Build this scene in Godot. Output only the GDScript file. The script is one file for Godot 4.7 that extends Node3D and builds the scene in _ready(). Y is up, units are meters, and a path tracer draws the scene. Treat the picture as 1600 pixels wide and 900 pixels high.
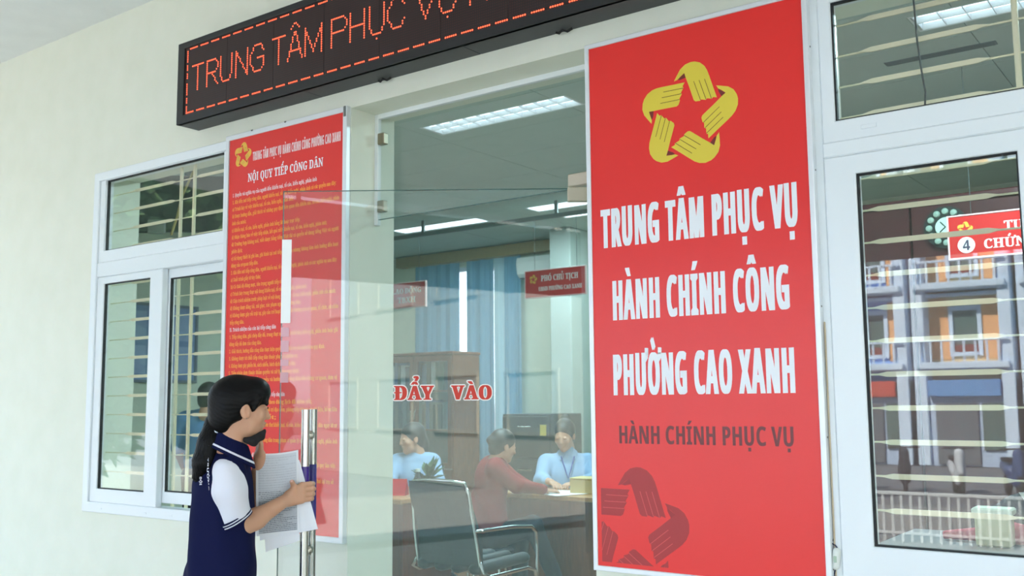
extends Node3D

# ---------------------------------------------------------------- helpers
var mats := {}
var used := {}
var rng := RandomNumberGenerator.new()
const YAW := 0.633813          # how far the lens is turned towards the far end of the wall
const FLOOR_IN := 0.10         # the office floor lies one low step above the porch

func col(r: float, g: float, b: float, a := 1.0) -> Color:
	return Color(r / 255.0, g / 255.0, b / 255.0, a)

func mat(key: String, c: Color, rough := 0.7, metal := 0.0) -> StandardMaterial3D:
	if mats.has(key):
		return mats[key]
	var m := StandardMaterial3D.new()
	m.resource_name = key
	m.albedo_color = c
	m.roughness = rough
	m.metallic = metal
	m.cull_mode = BaseMaterial3D.CULL_DISABLED
	mats[key] = m
	return m

func noise_tex(freq: float, seed_n: int, a: Color, b: Color, size := 256, stretch := false) -> NoiseTexture2D:
	var n := FastNoiseLite.new()
	n.seed = seed_n
	n.frequency = freq
	n.fractal_octaves = 4
	n.noise_type = FastNoiseLite.TYPE_SIMPLEX_SMOOTH
	var t := NoiseTexture2D.new()
	t.width = size
	t.height = size / 8 if stretch else size
	t.seamless = true
	t.noise = n
	var g := Gradient.new()
	g.set_color(0, a)
	g.set_color(1, b)
	t.color_ramp = g
	return t

func tex_mat(key: String, t: Texture2D, scale: Vector3, rough := 0.7) -> StandardMaterial3D:
	if mats.has(key):
		return mats[key]
	var m := mat(key, Color.WHITE, rough)
	m.albedo_texture = t
	m.uv1_triplanar = true
	m.uv1_scale = scale
	return m

func glass(key: String, c: Color, a: float) -> StandardMaterial3D:
	if mats.has(key):
		return mats[key]
	var m := mat(key, Color(c.r, c.g, c.b, a), 0.0)
	m.transparency = BaseMaterial3D.TRANSPARENCY_ALPHA
	return m

func glow(key: String, c: Color, e: float) -> StandardMaterial3D:
	if mats.has(key):
		return mats[key]
	var m := mat(key, c, 0.5)
	m.emission_enabled = true
	m.emission = c
	m.emission_energy_multiplier = e
	return m

func numbered(called: String) -> String:
	if not used.has(called):
		used[called] = 0
		return called
	used[called] += 1
	return "%s_%03d" % [called, used[called]]

func meta(o: Node, label: String, category := "", group := "", kind := "") -> void:
	if label: o.set_meta("label", label)
	if category: o.set_meta("category", category)
	if group: o.set_meta("group", group)
	if kind: o.set_meta("kind", kind)

func thing(called: String, label: String, category: String, at := Vector3.ZERO, turn := 0.0, group := "", kind := "") -> Node3D:
	var o := Node3D.new()
	o.name = numbered(called)
	add_child(o)
	o.position = at
	o.rotation.y = turn
	meta(o, label, category, group, kind)
	return o

func part(called: String, mesh: Mesh, m: Material, parent: Node = null, at := Vector3.ZERO) -> MeshInstance3D:
	var o := MeshInstance3D.new()
	o.mesh = mesh
	o.material_override = m
	o.cast_shadow = GeometryInstance3D.SHADOW_CASTING_SETTING_ON
	if parent == null:
		o.name = numbered(called)
		add_child(o)
	else:
		o.name = called
		parent.add_child(o, true)
	o.position = at
	return o

func struct(called: String, mesh: Mesh, m: Material, label: String) -> MeshInstance3D:
	var o := part(called, mesh, m)
	meta(o, label, "", "", "structure")
	return o

# ---------------------------------------------------------------- shapes
func sur() -> SurfaceTool:
	var st := SurfaceTool.new()
	st.begin(Mesh.PRIMITIVE_TRIANGLES)
	return st

func tri(st: SurfaceTool, a: Vector3, b: Vector3, c: Vector3, out: Vector3, ua := Vector2.ZERO, ub := Vector2.ZERO, uc := Vector2.ZERO) -> void:
	var n := (c - a).cross(b - a)
	if n.length_squared() < 1e-18:
		return
	n = n.normalized()
	if n.dot(out) < 0:
		var t := b; b = c; c = t
		var tu := ub; ub = uc; uc = tu
		n = -n
	st.set_normal(n); st.set_uv(ua); st.add_vertex(a)
	st.set_normal(n); st.set_uv(ub); st.add_vertex(b)
	st.set_normal(n); st.set_uv(uc); st.add_vertex(c)

func quad(st: SurfaceTool, a: Vector3, b: Vector3, c: Vector3, d: Vector3, out: Vector3) -> void:
	tri(st, a, b, c, out, Vector2(0, 1), Vector2(1, 1), Vector2(1, 0))
	tri(st, a, c, d, out, Vector2(0, 1), Vector2(1, 0), Vector2(0, 0))

func box(st: SurfaceTool, lo: Vector3, hi: Vector3, bev := 0.0, xf := Transform3D()) -> void:
	var c := (lo + hi) / 2.0
	var h := (hi - lo) / 2.0
	bev = minf(bev, minf(h.x, minf(h.y, h.z)) * 0.9)
	var o := xf * c
	for ax in 3:
		for s in [-1.0, 1.0]:
			var u := (ax + 1) % 3
			var v := (ax + 2) % 3
			var q := []
			for k in [[-1, -1], [1, -1], [1, 1], [-1, 1]]:
				var p := c
				p[ax] += s * h[ax]
				p[u] += k[0] * (h[u] - bev)
				p[v] += k[1] * (h[v] - bev)
				q.append(xf * p)
			quad(st, q[0], q[1], q[2], q[3], (q[0] + q[2]) / 2.0 - o)
	if bev <= 0.0:
		return
	for ax in 3:
		var u := (ax + 1) % 3
		var v := (ax + 2) % 3
		for su in [-1.0, 1.0]:
			for sv in [-1.0, 1.0]:
				var q := []
				for k in [[-1, 0], [1, 0], [1, 1], [-1, 1]]:
					var p := c
					p[ax] += k[0] * (h[ax] - bev)
					p[u] += su * (h[u] - (bev if k[1] == 0 else 0.0))
					p[v] += sv * (h[v] - (bev if k[1] == 1 else 0.0))
					q.append(xf * p)
				quad(st, q[0], q[1], q[2], q[3], (q[0] + q[2]) / 2.0 - o)
	for sx in [-1.0, 1.0]:
		for sy in [-1.0, 1.0]:
			for sz in [-1.0, 1.0]:
				var e := Vector3(sx * h.x, sy * h.y, sz * h.z)
				var a := xf * (c + e - Vector3(0, sy, sz) * bev)
				var b := xf * (c + e - Vector3(sx, 0, sz) * bev)
				var d := xf * (c + e - Vector3(sx, sy, 0) * bev)
				tri(st, a, b, d, (a + b + d) / 3.0 - o)

func boxm(lo: Vector3, hi: Vector3, bev := 0.0, xf := Transform3D()) -> ArrayMesh:
	var st := sur()
	box(st, lo, hi, bev, xf)
	return st.commit()

func cbox(c: Vector3, s: Vector3, bev := 0.0, xf := Transform3D()) -> ArrayMesh:
	return boxm(c - s / 2.0, c + s / 2.0, bev, xf)

# a smooth tube along points, radius one number or one per point
func tube(st: SurfaceTool, pts: Array, r, sides := 10, closed_ends := true, flat := Vector2.ONE) -> void:
	var n := pts.size()
	var up := Vector3.UP
	var rings := []
	var norms := []
	var side := Vector3.ZERO
	for i in n:
		var d: Vector3 = (pts[mini(i + 1, n - 1)] - pts[maxi(i - 1, 0)]).normalized()
		if i == 0:
			side = d.cross(up if absf(d.y) < 0.95 else Vector3.RIGHT).normalized()
		else:
			side = (side - d * side.dot(d)).normalized()
		var oth := side.cross(d)
		var rr: float = r[i] if r is Array else r
		var ring := []
		var nn := []
		for k in sides:
			var a := TAU * k / sides
			var v := side * cos(a) * flat.x + oth * sin(a) * flat.y
			ring.append(pts[i] + v * rr)
			nn.append((side * cos(a) / flat.x + oth * sin(a) / flat.y).normalized())
		rings.append(ring)
		norms.append(nn)
	for i in n - 1:
		for k in sides:
			var k2 := (k + 1) % sides
			smooth_quad(st, rings[i][k], rings[i][k2], rings[i + 1][k2], rings[i + 1][k], norms[i][k], norms[i][k2], norms[i + 1][k2], norms[i + 1][k])
	if closed_ends:
		for e in [0, n - 1]:
			var d: Vector3 = (pts[0] - pts[1]) if e == 0 else (pts[n - 1] - pts[n - 2])
			for k in range(1, sides - 1):
				tri(st, rings[e][0], rings[e][k], rings[e][k + 1], d)

func smooth_quad(st: SurfaceTool, a, b, c, d, na, nb, nc, nd) -> void:
	var n: Vector3 = (c - a).cross(b - a)
	var l := [[a, na], [b, nb], [c, nc], [a, na], [c, nc], [d, nd]]
	if n.dot(na) < 0:
		l = [[a, na], [c, nc], [b, nb], [a, na], [d, nd], [c, nc]]
	for p in l:
		st.set_normal(p[1]); st.set_uv(Vector2.ZERO); st.add_vertex(p[0])

func tubem(pts: Array, r, sides := 10, flat := Vector2.ONE) -> ArrayMesh:
	var st := sur()
	tube(st, pts, r, sides, true, flat)
	return st.commit()

# profile of (radius, height) turned about y
func lathe(st: SurfaceTool, prof: Array, at := Vector3.ZERO, sides := 20, stretch := Vector2.ONE) -> void:
	for i in prof.size() - 1:
		var p: Vector2 = prof[i]
		var q: Vector2 = prof[i + 1]
		var sl := Vector2(q.y - p.y, p.x - q.x).normalized()
		for k in sides:
			var a := TAU * k / sides
			var b := TAU * (k + 1) / sides
			var f := func(c: Vector2, t: float) -> Vector3: return at + Vector3(c.x * cos(t) * stretch.x, c.y, c.x * sin(t) * stretch.y)
			var g := func(t: float) -> Vector3: return Vector3(sl.x * cos(t), sl.y, sl.x * sin(t))
			smooth_quad(st, f.call(p, a), f.call(p, b), f.call(q, b), f.call(q, a), g.call(a), g.call(b), g.call(b), g.call(a))

func lathem(prof: Array, at := Vector3.ZERO, sides := 20) -> ArrayMesh:
	var st := sur()
	lathe(st, prof, at, sides)
	return st.commit()

# a polygon in x,y made solid from z0 to z1
func prism(st: SurfaceTool, poly: PackedVector2Array, z0: float, z1: float, xf := Transform3D()) -> void:
	var idx := Geometry2D.triangulate_polygon(poly)
	for i in range(0, idx.size(), 3):
		for z in [z0, z1]:
			var o := Vector3(0, 0, 1 if z == maxf(z0, z1) else -1)
			tri(st, xf * Vector3(poly[idx[i]].x, poly[idx[i]].y, z), xf * Vector3(poly[idx[i + 1]].x, poly[idx[i + 1]].y, z), xf * Vector3(poly[idx[i + 2]].x, poly[idx[i + 2]].y, z), xf.basis * o)
	var cw := Geometry2D.is_polygon_clockwise(poly)
	for i in poly.size():
		var a := poly[i]
		var b := poly[(i + 1) % poly.size()]
		var d := b - a
		var o := Vector3(d.y, -d.x, 0) * (-1.0 if cw else 1.0)
		quad(st, xf * Vector3(a.x, a.y, z0), xf * Vector3(b.x, b.y, z0), xf * Vector3(b.x, b.y, z1), xf * Vector3(a.x, a.y, z1), xf.basis * o)

# four bars that make a rectangular frame, each of its own width (left, right, bottom, top)
func framem(x0: float, x1: float, y0: float, y1: float, w: Array, z0: float, z1: float, bev := 0.003) -> ArrayMesh:
	var st := sur()
	var outer := [Vector2(x0, y0), Vector2(x1, y0), Vector2(x1, y1), Vector2(x0, y1)]
	var inner := [Vector2(x0 + w[0], y0 + w[2]), Vector2(x1 - w[1], y0 + w[2]), Vector2(x1 - w[1], y1 - w[3]), Vector2(x0 + w[0], y1 - w[3])]
	var zf := maxf(z0, z1)
	var zb := minf(z0, z1)
	var mid := Vector3((x0 + x1) / 2, (y0 + y1) / 2, (z0 + z1) / 2)
	for i in 4:
		var j := (i + 1) % 4
		var a: Vector2 = outer[i]
		var b: Vector2 = outer[j]
		var c: Vector2 = inner[j]
		var d: Vector2 = inner[i]
		var ext := Vector3((a + b).x / 2 - mid.x, (a + b).y / 2 - mid.y, 0)
		var shrink := func(p: Vector2, s: float) -> Vector2: return p + Vector2(signf(mid.x - p.x), signf(mid.y - p.y)) * s
		var ao: Vector2 = shrink.call(a, bev)
		var bo: Vector2 = shrink.call(b, bev)
		var ci: Vector2 = shrink.call(c, -bev)
		var di: Vector2 = shrink.call(d, -bev)
		var v := func(p: Vector2, z: float) -> Vector3: return Vector3(p.x, p.y, z)
		quad(st, v.call(ao, zf), v.call(bo, zf), v.call(ci, zf), v.call(di, zf), Vector3(0, 0, 1))
		quad(st, v.call(a, zf - bev), v.call(b, zf - bev), v.call(bo, zf), v.call(ao, zf), ext.normalized() + Vector3(0, 0, 1))
		quad(st, v.call(d, zf - bev), v.call(c, zf - bev), v.call(ci, zf), v.call(di, zf), -ext.normalized() + Vector3(0, 0, 1))
		quad(st, v.call(a, zf - bev), v.call(b, zf - bev), v.call(b, zb), v.call(a, zb), ext)
		quad(st, v.call(d, zf - bev), v.call(c, zf - bev), v.call(c, zb), v.call(d, zb), -ext)
		quad(st, v.call(a, zb), v.call(b, zb), v.call(c, zb), v.call(d, zb), Vector3(0, 0, -1))
	return st.commit()

# ---------------------------------------------------------------- soft bodies: capsules joined on a grid, meshed as surface nets
class Blob:
	var o: Vector3
	var c: float
	var nx: int
	var ny: int
	var nz: int
	var f: PackedFloat32Array
	func _init(lo: Vector3, hi: Vector3, cell: float) -> void:
		o = lo
		c = cell
		nx = int(ceil((hi.x - lo.x) / c)) + 1
		ny = int(ceil((hi.y - lo.y) / c)) + 1
		nz = int(ceil((hi.z - lo.z) / c)) + 1
		f.resize(nx * ny * nz)
		f.fill(0.3)
	func span(lo: Vector3, hi: Vector3) -> Array:
		var a := (lo - o) / c
		var b := (hi - o) / c
		return [clampi(int(floor(a.x)), 0, nx), clampi(int(ceil(b.x)) + 1, 0, nx), clampi(int(floor(a.y)), 0, ny), clampi(int(ceil(b.y)) + 1, 0, ny), clampi(int(floor(a.z)), 0, nz), clampi(int(ceil(b.z)) + 1, 0, nz)]
	# tapered capsule; squash < 1 makes it thinner along axis n
	func cap(a: Vector3, b: Vector3, ra: float, rb: float, k := 0.02, n := Vector3.ZERO, squash := 1.0) -> void:
		var m := maxf(ra, rb) + k + 3.0 * c
		var s := span(a.min(b) - Vector3.ONE * m, a.max(b) + Vector3.ONE * m)
		var ba := b - a
		var l := maxf(ba.length_squared(), 1e-9)
		var e := 1.0 / squash - 1.0
		for z in range(s[4], s[5]):
			for y in range(s[2], s[3]):
				var i: int = (z * ny + y) * nx + s[0]
				for x in range(s[0], s[1]):
					var p := o + Vector3(x, y, z) * c - a
					var h := clampf(p.dot(ba) / l, 0.0, 1.0)
					var q := p - ba * h
					if e != 0.0:
						q += n * (q.dot(n) * e)
					var d := q.length() - ra - (rb - ra) * h
					var g := f[i]
					var t := k - absf(g - d)
					f[i] = minf(g, d) - (t * t / (4.0 * k) if t > 0.0 else 0.0)
					i += 1
	func ell(p0: Vector3, r: Vector3, bs := Basis(), k := 0.02, cut := false) -> void:
		var m := maxf(r.x, maxf(r.y, r.z)) + k + 3.0 * c
		var s := span(p0 - Vector3.ONE * m, p0 + Vector3.ONE * m)
		var inv := bs.transposed()
		for z in range(s[4], s[5]):
			for y in range(s[2], s[3]):
				var i: int = (z * ny + y) * nx + s[0]
				for x in range(s[0], s[1]):
					var p := inv * (o + Vector3(x, y, z) * c - p0)
					var q := p / r
					var k0 := q.length()
					var k1 := (q / r).length()
					var d := (k0 * (k0 - 1.0) / k1) if k1 > 1e-6 else -minf(r.x, minf(r.y, r.z))
					var g := f[i]
					if cut:
						d = -d
						var t := k - absf(g - d)
						f[i] = maxf(g, d) + (t * t / (4.0 * k) if t > 0.0 else 0.0)
					else:
						var t := k - absf(g - d)
						f[i] = minf(g, d) - (t * t / (4.0 * k) if t > 0.0 else 0.0)
					i += 1
	# keep only what lies behind the plane
	func plane(p0: Vector3, n: Vector3) -> void:
		var i := 0
		for z in nz:
			for y in ny:
				for x in nx:
					var d := (o + Vector3(x, y, z) * c - p0).dot(n)
					if d > f[i]:
						f[i] = d
					i += 1
	func ripple(amp: float, fr: Vector3, ph := 0.0) -> void:
		var i := 0
		for z in nz:
			for y in ny:
				for x in nx:
					if f[i] < 0.05:
						var p := o + Vector3(x, y, z) * c
						f[i] += amp * sin(p.x * fr.x + p.y * fr.y + p.z * fr.z + ph + 1.7 * sin(p.y * fr.x * 0.31 + p.x * fr.z * 0.27))
					i += 1
	func add_to(st: SurfaceTool) -> void:
		var at := {}
		var pos := PackedVector3Array()
		var nor := PackedVector3Array()
		var sx := 1
		var sy := nx
		var sz := nx * ny
		var off := [0, sx, sy, sx + sy, sz, sx + sz, sy + sz, sx + sy + sz]
		var ed := [[0, 1], [2, 3], [4, 5], [6, 7], [0, 2], [1, 3], [4, 6], [5, 7], [0, 4], [1, 5], [2, 6], [3, 7]]
		var vec := [Vector3(0, 0, 0), Vector3(1, 0, 0), Vector3(0, 1, 0), Vector3(1, 1, 0), Vector3(0, 0, 1), Vector3(1, 0, 1), Vector3(0, 1, 1), Vector3(1, 1, 1)]
		var far := 2.2 * c
		for z in nz - 1:
			for y in ny - 1:
				var i := (z * ny + y) * nx
				for x in nx - 1:
					var f0 := f[i]
					if f0 < far and f0 > -far:
						var v := [f0, f[i + 1], f[i + sy], f[i + sy + 1], f[i + sz], f[i + sz + 1], f[i + sz + sy], f[i + sz + sy + 1]]
						var neg := 0
						for q in v:
							if q < 0.0: neg += 1
						if neg > 0 and neg < 8:
							var p := Vector3.ZERO
							var n := 0
							for e in ed:
								var a: float = v[e[0]]
								var b: float = v[e[1]]
								if (a < 0.0) != (b < 0.0):
									var t := a / (a - b)
									p += vec[e[0]] + (vec[e[1]] - vec[e[0]]) * t
									n += 1
							at[i] = pos.size()
							pos.append(o + (Vector3(x, y, z) + p / n) * c)
							nor.append(Vector3(v[1] + v[3] + v[5] + v[7] - v[0] - v[2] - v[4] - v[6], v[2] + v[3] + v[6] + v[7] - v[0] - v[1] - v[4] - v[5], v[4] + v[5] + v[6] + v[7] - v[0] - v[1] - v[2] - v[3]).normalized())
					i += 1
		for i in at:
			var f0 := f[i]
			for ax in 3:
				var d: int = [sx, sy, sz][ax]
				if i + d >= f.size(): continue
				var f1 := f[i + d]
				if (f0 < 0.0) == (f1 < 0.0): continue
				var u: int = [sy, sz, sx][ax]
				var w: int = [sz, sx, sy][ax]
				if not (at.has(i - u) and at.has(i - w) and at.has(i - u - w)): continue
				var q := [at[i], at[i - u], at[i - u - w], at[i - w]]
				var gn := (pos[q[2]] - pos[q[0]]).cross(pos[q[1]] - pos[q[0]])
				if gn.dot(nor[q[0]] + nor[q[2]]) < 0.0:
					q.reverse()
				for k in [0, 1, 2, 0, 2, 3]:
					st.set_normal(nor[q[k]])
					st.set_uv(Vector2.ZERO)
					st.add_vertex(pos[q[k]])
	func mesh() -> ArrayMesh:
		var st := SurfaceTool.new()
		st.begin(Mesh.PRIMITIVE_TRIANGLES)
		add_to(st)
		st.index()
		return st.commit()

# ---------------------------------------------------------------- lettering
var fonts := {}
var glyphs := {}
const MARKS := {"ạ": "a.", "ả": "a?", "ấ": "â'", "ầ": "â`", "ẩ": "â?", "ẫ": "â~", "ậ": "â.", "ắ": "ă'", "ằ": "ă`", "ẳ": "ă?", "ặ": "ă.", "ẻ": "e?", "ẽ": "e~", "ẹ": "e.", "ế": "ê'", "ề": "ê`", "ể": "ê?", "ễ": "ê~", "ệ": "ê.", "ỉ": "i?", "ị": "i.", "ọ": "o.", "ỏ": "o?", "ố": "ô'", "ồ": "ô`", "ổ": "ô?", "ỗ": "ô~", "ộ": "ô.", "ơ": "o+", "ớ": "o+'", "ờ": "o+`", "ở": "o+?", "ỡ": "o+~", "ợ": "o+.", "ụ": "u.", "ủ": "u?", "ư": "u+", "ứ": "u+'", "ừ": "u+`", "ử": "u+?", "ữ": "u+~", "ự": "u+.", "ỳ": "y`", "ỷ": "y?", "ỹ": "y~", "ỵ": "y."}

func font(face: String, weight: int) -> SystemFont:
	var key := face + str(weight)
	if not fonts.has(key):
		var f := SystemFont.new()
		f.font_names = [face]
		f.font_weight = weight
		fonts[key] = f
	return fonts[key]

func raw_glyph(f: SystemFont, ch: String, fine: float) -> PackedVector2Array:
	var t := TextMesh.new()
	t.font = f
	t.font_size = 64
	t.pixel_size = 1.0
	t.depth = 0.0
	t.curve_step = fine
	t.text = ch
	t.horizontal_alignment = HORIZONTAL_ALIGNMENT_LEFT
	var a := t.get_mesh_arrays()
	var v: PackedVector3Array = a[Mesh.ARRAY_VERTEX]
	var ix = a[Mesh.ARRAY_INDEX]
	var pts := PackedVector2Array()
	if ix != null and ix.size():
		for i in ix:
			pts.append(Vector2(v[i].x, v[i].y))
	else:
		for p in v:
			pts.append(Vector2(p.x, p.y))
	return pts

# triangles of one letter in pixels of a 64-pixel font, standing on its baseline: [points, advance]
func glyph(face: String, weight: int, ch: String, fine: float) -> Array:
	var key := face + str(weight) + ch + str(fine)
	if glyphs.has(key):
		return glyphs[key]
	var f := font(face, weight)
	var low := ch.to_lower()
	var base := ch
	var marks := ""
	if MARKS.has(low):
		base = MARKS[low][0]
		marks = MARKS[low].substr(1)
		if ch != low:
			base = base.to_upper()
	var pts := PackedVector2Array()
	var adv := f.get_char_size(base.unicode_at(0), 64).x
	if base != " ":
		var key0 := face + str(weight) + "base"
		if not glyphs.has(key0):
			var lo := 1e9
			for p in raw_glyph(f, "H", 2.0):
				lo = minf(lo, p.y)
			glyphs[key0] = lo
		var lift: float = glyphs[key0]
		for p in raw_glyph(f, base, fine):
			pts.append(p - Vector2(0, lift))
	var h := 46.0 if ch != low else 34.0
	var cx := adv * 0.5
	var top := h + 5.0
	if base in "ÂĂÊÔâăêô":
		top = h + 15.0
	var w := 7.0
	var bars := []
	for m in marks:
		match m:
			".": bars.append([Vector2(cx - 4.5, -9), Vector2(cx + 4.5, -9), 9.0])
			"'": bars.append([Vector2(cx - 3 + (7 if top > h + 9 else 0), top), Vector2(cx + 5 + (7 if top > h + 9 else 0), top + 11), w])
			"`": bars.append([Vector2(cx + 3, top), Vector2(cx - 5, top + 11), w])
			"~": bars.append([Vector2(cx - 10, top + 3), Vector2(cx - 3, top + 8), w * 0.8]); bars.append([Vector2(cx - 3, top + 8), Vector2(cx + 3, top + 3), w * 0.8]); bars.append([Vector2(cx + 3, top + 3), Vector2(cx + 10, top + 8), w * 0.8])
			"?":
				var q := Vector2(6 if top > h + 9 else 0, 0)
				for s in [[Vector2(cx - 6, top + 11), Vector2(cx, top + 15)], [Vector2(cx, top + 15), Vector2(cx + 6, top + 12)], [Vector2(cx + 6, top + 12), Vector2(cx + 4, top + 7)], [Vector2(cx + 4, top + 7), Vector2(cx, top + 4)], [Vector2(cx, top + 4), Vector2(cx, top)]]:
					bars.append([s[0] + q, s[1] + q, w * 0.75])
			"+": bars.append([Vector2(adv - 8, h - 7), Vector2(adv + 2, h - 2), w]); bars.append([Vector2(adv + 1, h - 3), Vector2(adv + 2, h + 6), w])
	for b in bars:
		var d: Vector2 = (b[1] - b[0]).normalized()
		var n: Vector2 = Vector2(-d.y, d.x) * b[2] / 2.0
		pts.append_array([b[0] - n, b[1] + n, b[1] - n, b[0] - n, b[0] + n, b[1] + n])
	glyphs[key] = [pts, adv]
	return glyphs[key]

# one line of lettering in the x,y plane, from x0 to x1 (or at its own width when x1 < x0), capitals cap high, fattened sideways by fat
func letters(s: String, face: String, weight: int, x0: float, x1: float, y: float, cap: float, fat := 0.0, fine := 1.0, slant := 0.0, z := 0.0) -> ArrayMesh:
	var ref: Array = glyph(face, weight, "H", fine)
	var lo := 1e9
	var hi := -1e9
	for p in ref[0]:
		lo = minf(lo, p.y)
		hi = maxf(hi, p.y)
	var all := []
	var pen := 0.0
	for ch in s:
		var g: Array = glyph(face, weight, ch, fine)
		all.append([g[0], pen])
		pen += g[1] + fat * 1.2
	var left := 1e9
	var right := -1e9
	for a in all:
		for p in a[0]:
			left = minf(left, p.x + a[1] - fat)
			right = maxf(right, p.x + a[1] + fat)
	var sy := cap / (hi - lo)
	var sx := (x1 - x0) / (right - left) if x1 > x0 else sy
	# marks were laid out on the baseline at 0, letters on theirs
	var st := sur()
	var shifts := [0.0] if fat == 0.0 else [-fat, 0.0, fat]
	for a in all:
		for sh in shifts:
			for i in range(0, a[0].size(), 3):
				var q := []
				for k in 3:
					var p: Vector2 = a[0][i + k]
					var yy := (p.y - lo) * sy
					q.append(Vector3(x0 + (p.x + a[1] + sh - left) * sx + yy * slant, y + yy, z + 0.00005 * sh))
				tri(st, q[0], q[1], q[2], Vector3(0, 0, 1))
	return st.commit()

# ================================================================ the scene
func _ready() -> void:
	rng.seed = 7
	make_view()
	make_shell()
	make_window_left()
	make_window_right()
	make_door()
	make_led_sign()
	make_poster()
	make_red_sign()
	make_small_outside()
	make_office()
	make_girl()
	make_staff()
	make_street()

func make_view() -> void:
	var cam := Camera3D.new()
	cam.name = "camera"
	add_child(cam)
	cam.position = Vector3(0, 1.45, 3.2)
	cam.basis = Basis(Vector3.UP, YAW) * Basis(Vector3.RIGHT, deg_to_rad(6.5455)) * Basis(Vector3.BACK, deg_to_rad(-0.53297))
	cam.near = 0.05
	cam.far = 300.0
	var look := CameraAttributesPhysical.new()
	look.frustum_focal_length = 41.53
	look.exposure_aperture = 5.0
	look.frustum_focus_distance = 4.0
	cam.attributes = look
	cam.fov = 32.236
	cam.current = true
	var env := Environment.new()
	var sky_mat := ProceduralSkyMaterial.new()
	sky_mat.sky_top_color = Color(0.66, 0.80, 0.95)
	sky_mat.sky_horizon_color = Color(0.89, 0.96, 1.0)
	sky_mat.ground_bottom_color = Color(0.45, 0.45, 0.44)
	sky_mat.ground_horizon_color = Color(0.6, 0.62, 0.63)
	sky_mat.sky_curve = 0.25
	var sky := Sky.new()
	sky.sky_material = sky_mat
	env.background_mode = Environment.BG_SKY
	env.sky = sky
	env.background_energy_multiplier = 4.6
	env.tonemap_mode = Environment.TONE_MAPPER_LINEAR
	env.tonemap_exposure = 0.92
	env.sdfgi_enabled = true
	env.ssao_enabled = true
	env.ssil_enabled = true
	var we := WorldEnvironment.new()
	we.name = "world"
	we.environment = env
	add_child(we)
	var sun := DirectionalLight3D.new()
	sun.name = "sun"
	add_child(sun)
	sun.look_at_from_position(Vector3(-0.32, 0.66, -0.68) * 10.0, Vector3.ZERO)
	sun.light_color = Color(1.0, 0.96, 0.9)
	sun.light_energy = 11.0
	sun.light_angular_distance = 1.0
	sun.shadow_enabled = true
	sun.sky_mode = DirectionalLight3D.SKY_MODE_LIGHT_ONLY

# ---------------------------------------------------------------- walls, floors, ceilings
func plaster(key: String, a: Color, b: Color) -> StandardMaterial3D:
	var m := tex_mat(key, noise_tex(0.02, 3, a, b), Vector3(0.7, 0.7, 0.7), 0.85)
	m.uv1_world_triplanar = true
	return m

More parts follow.
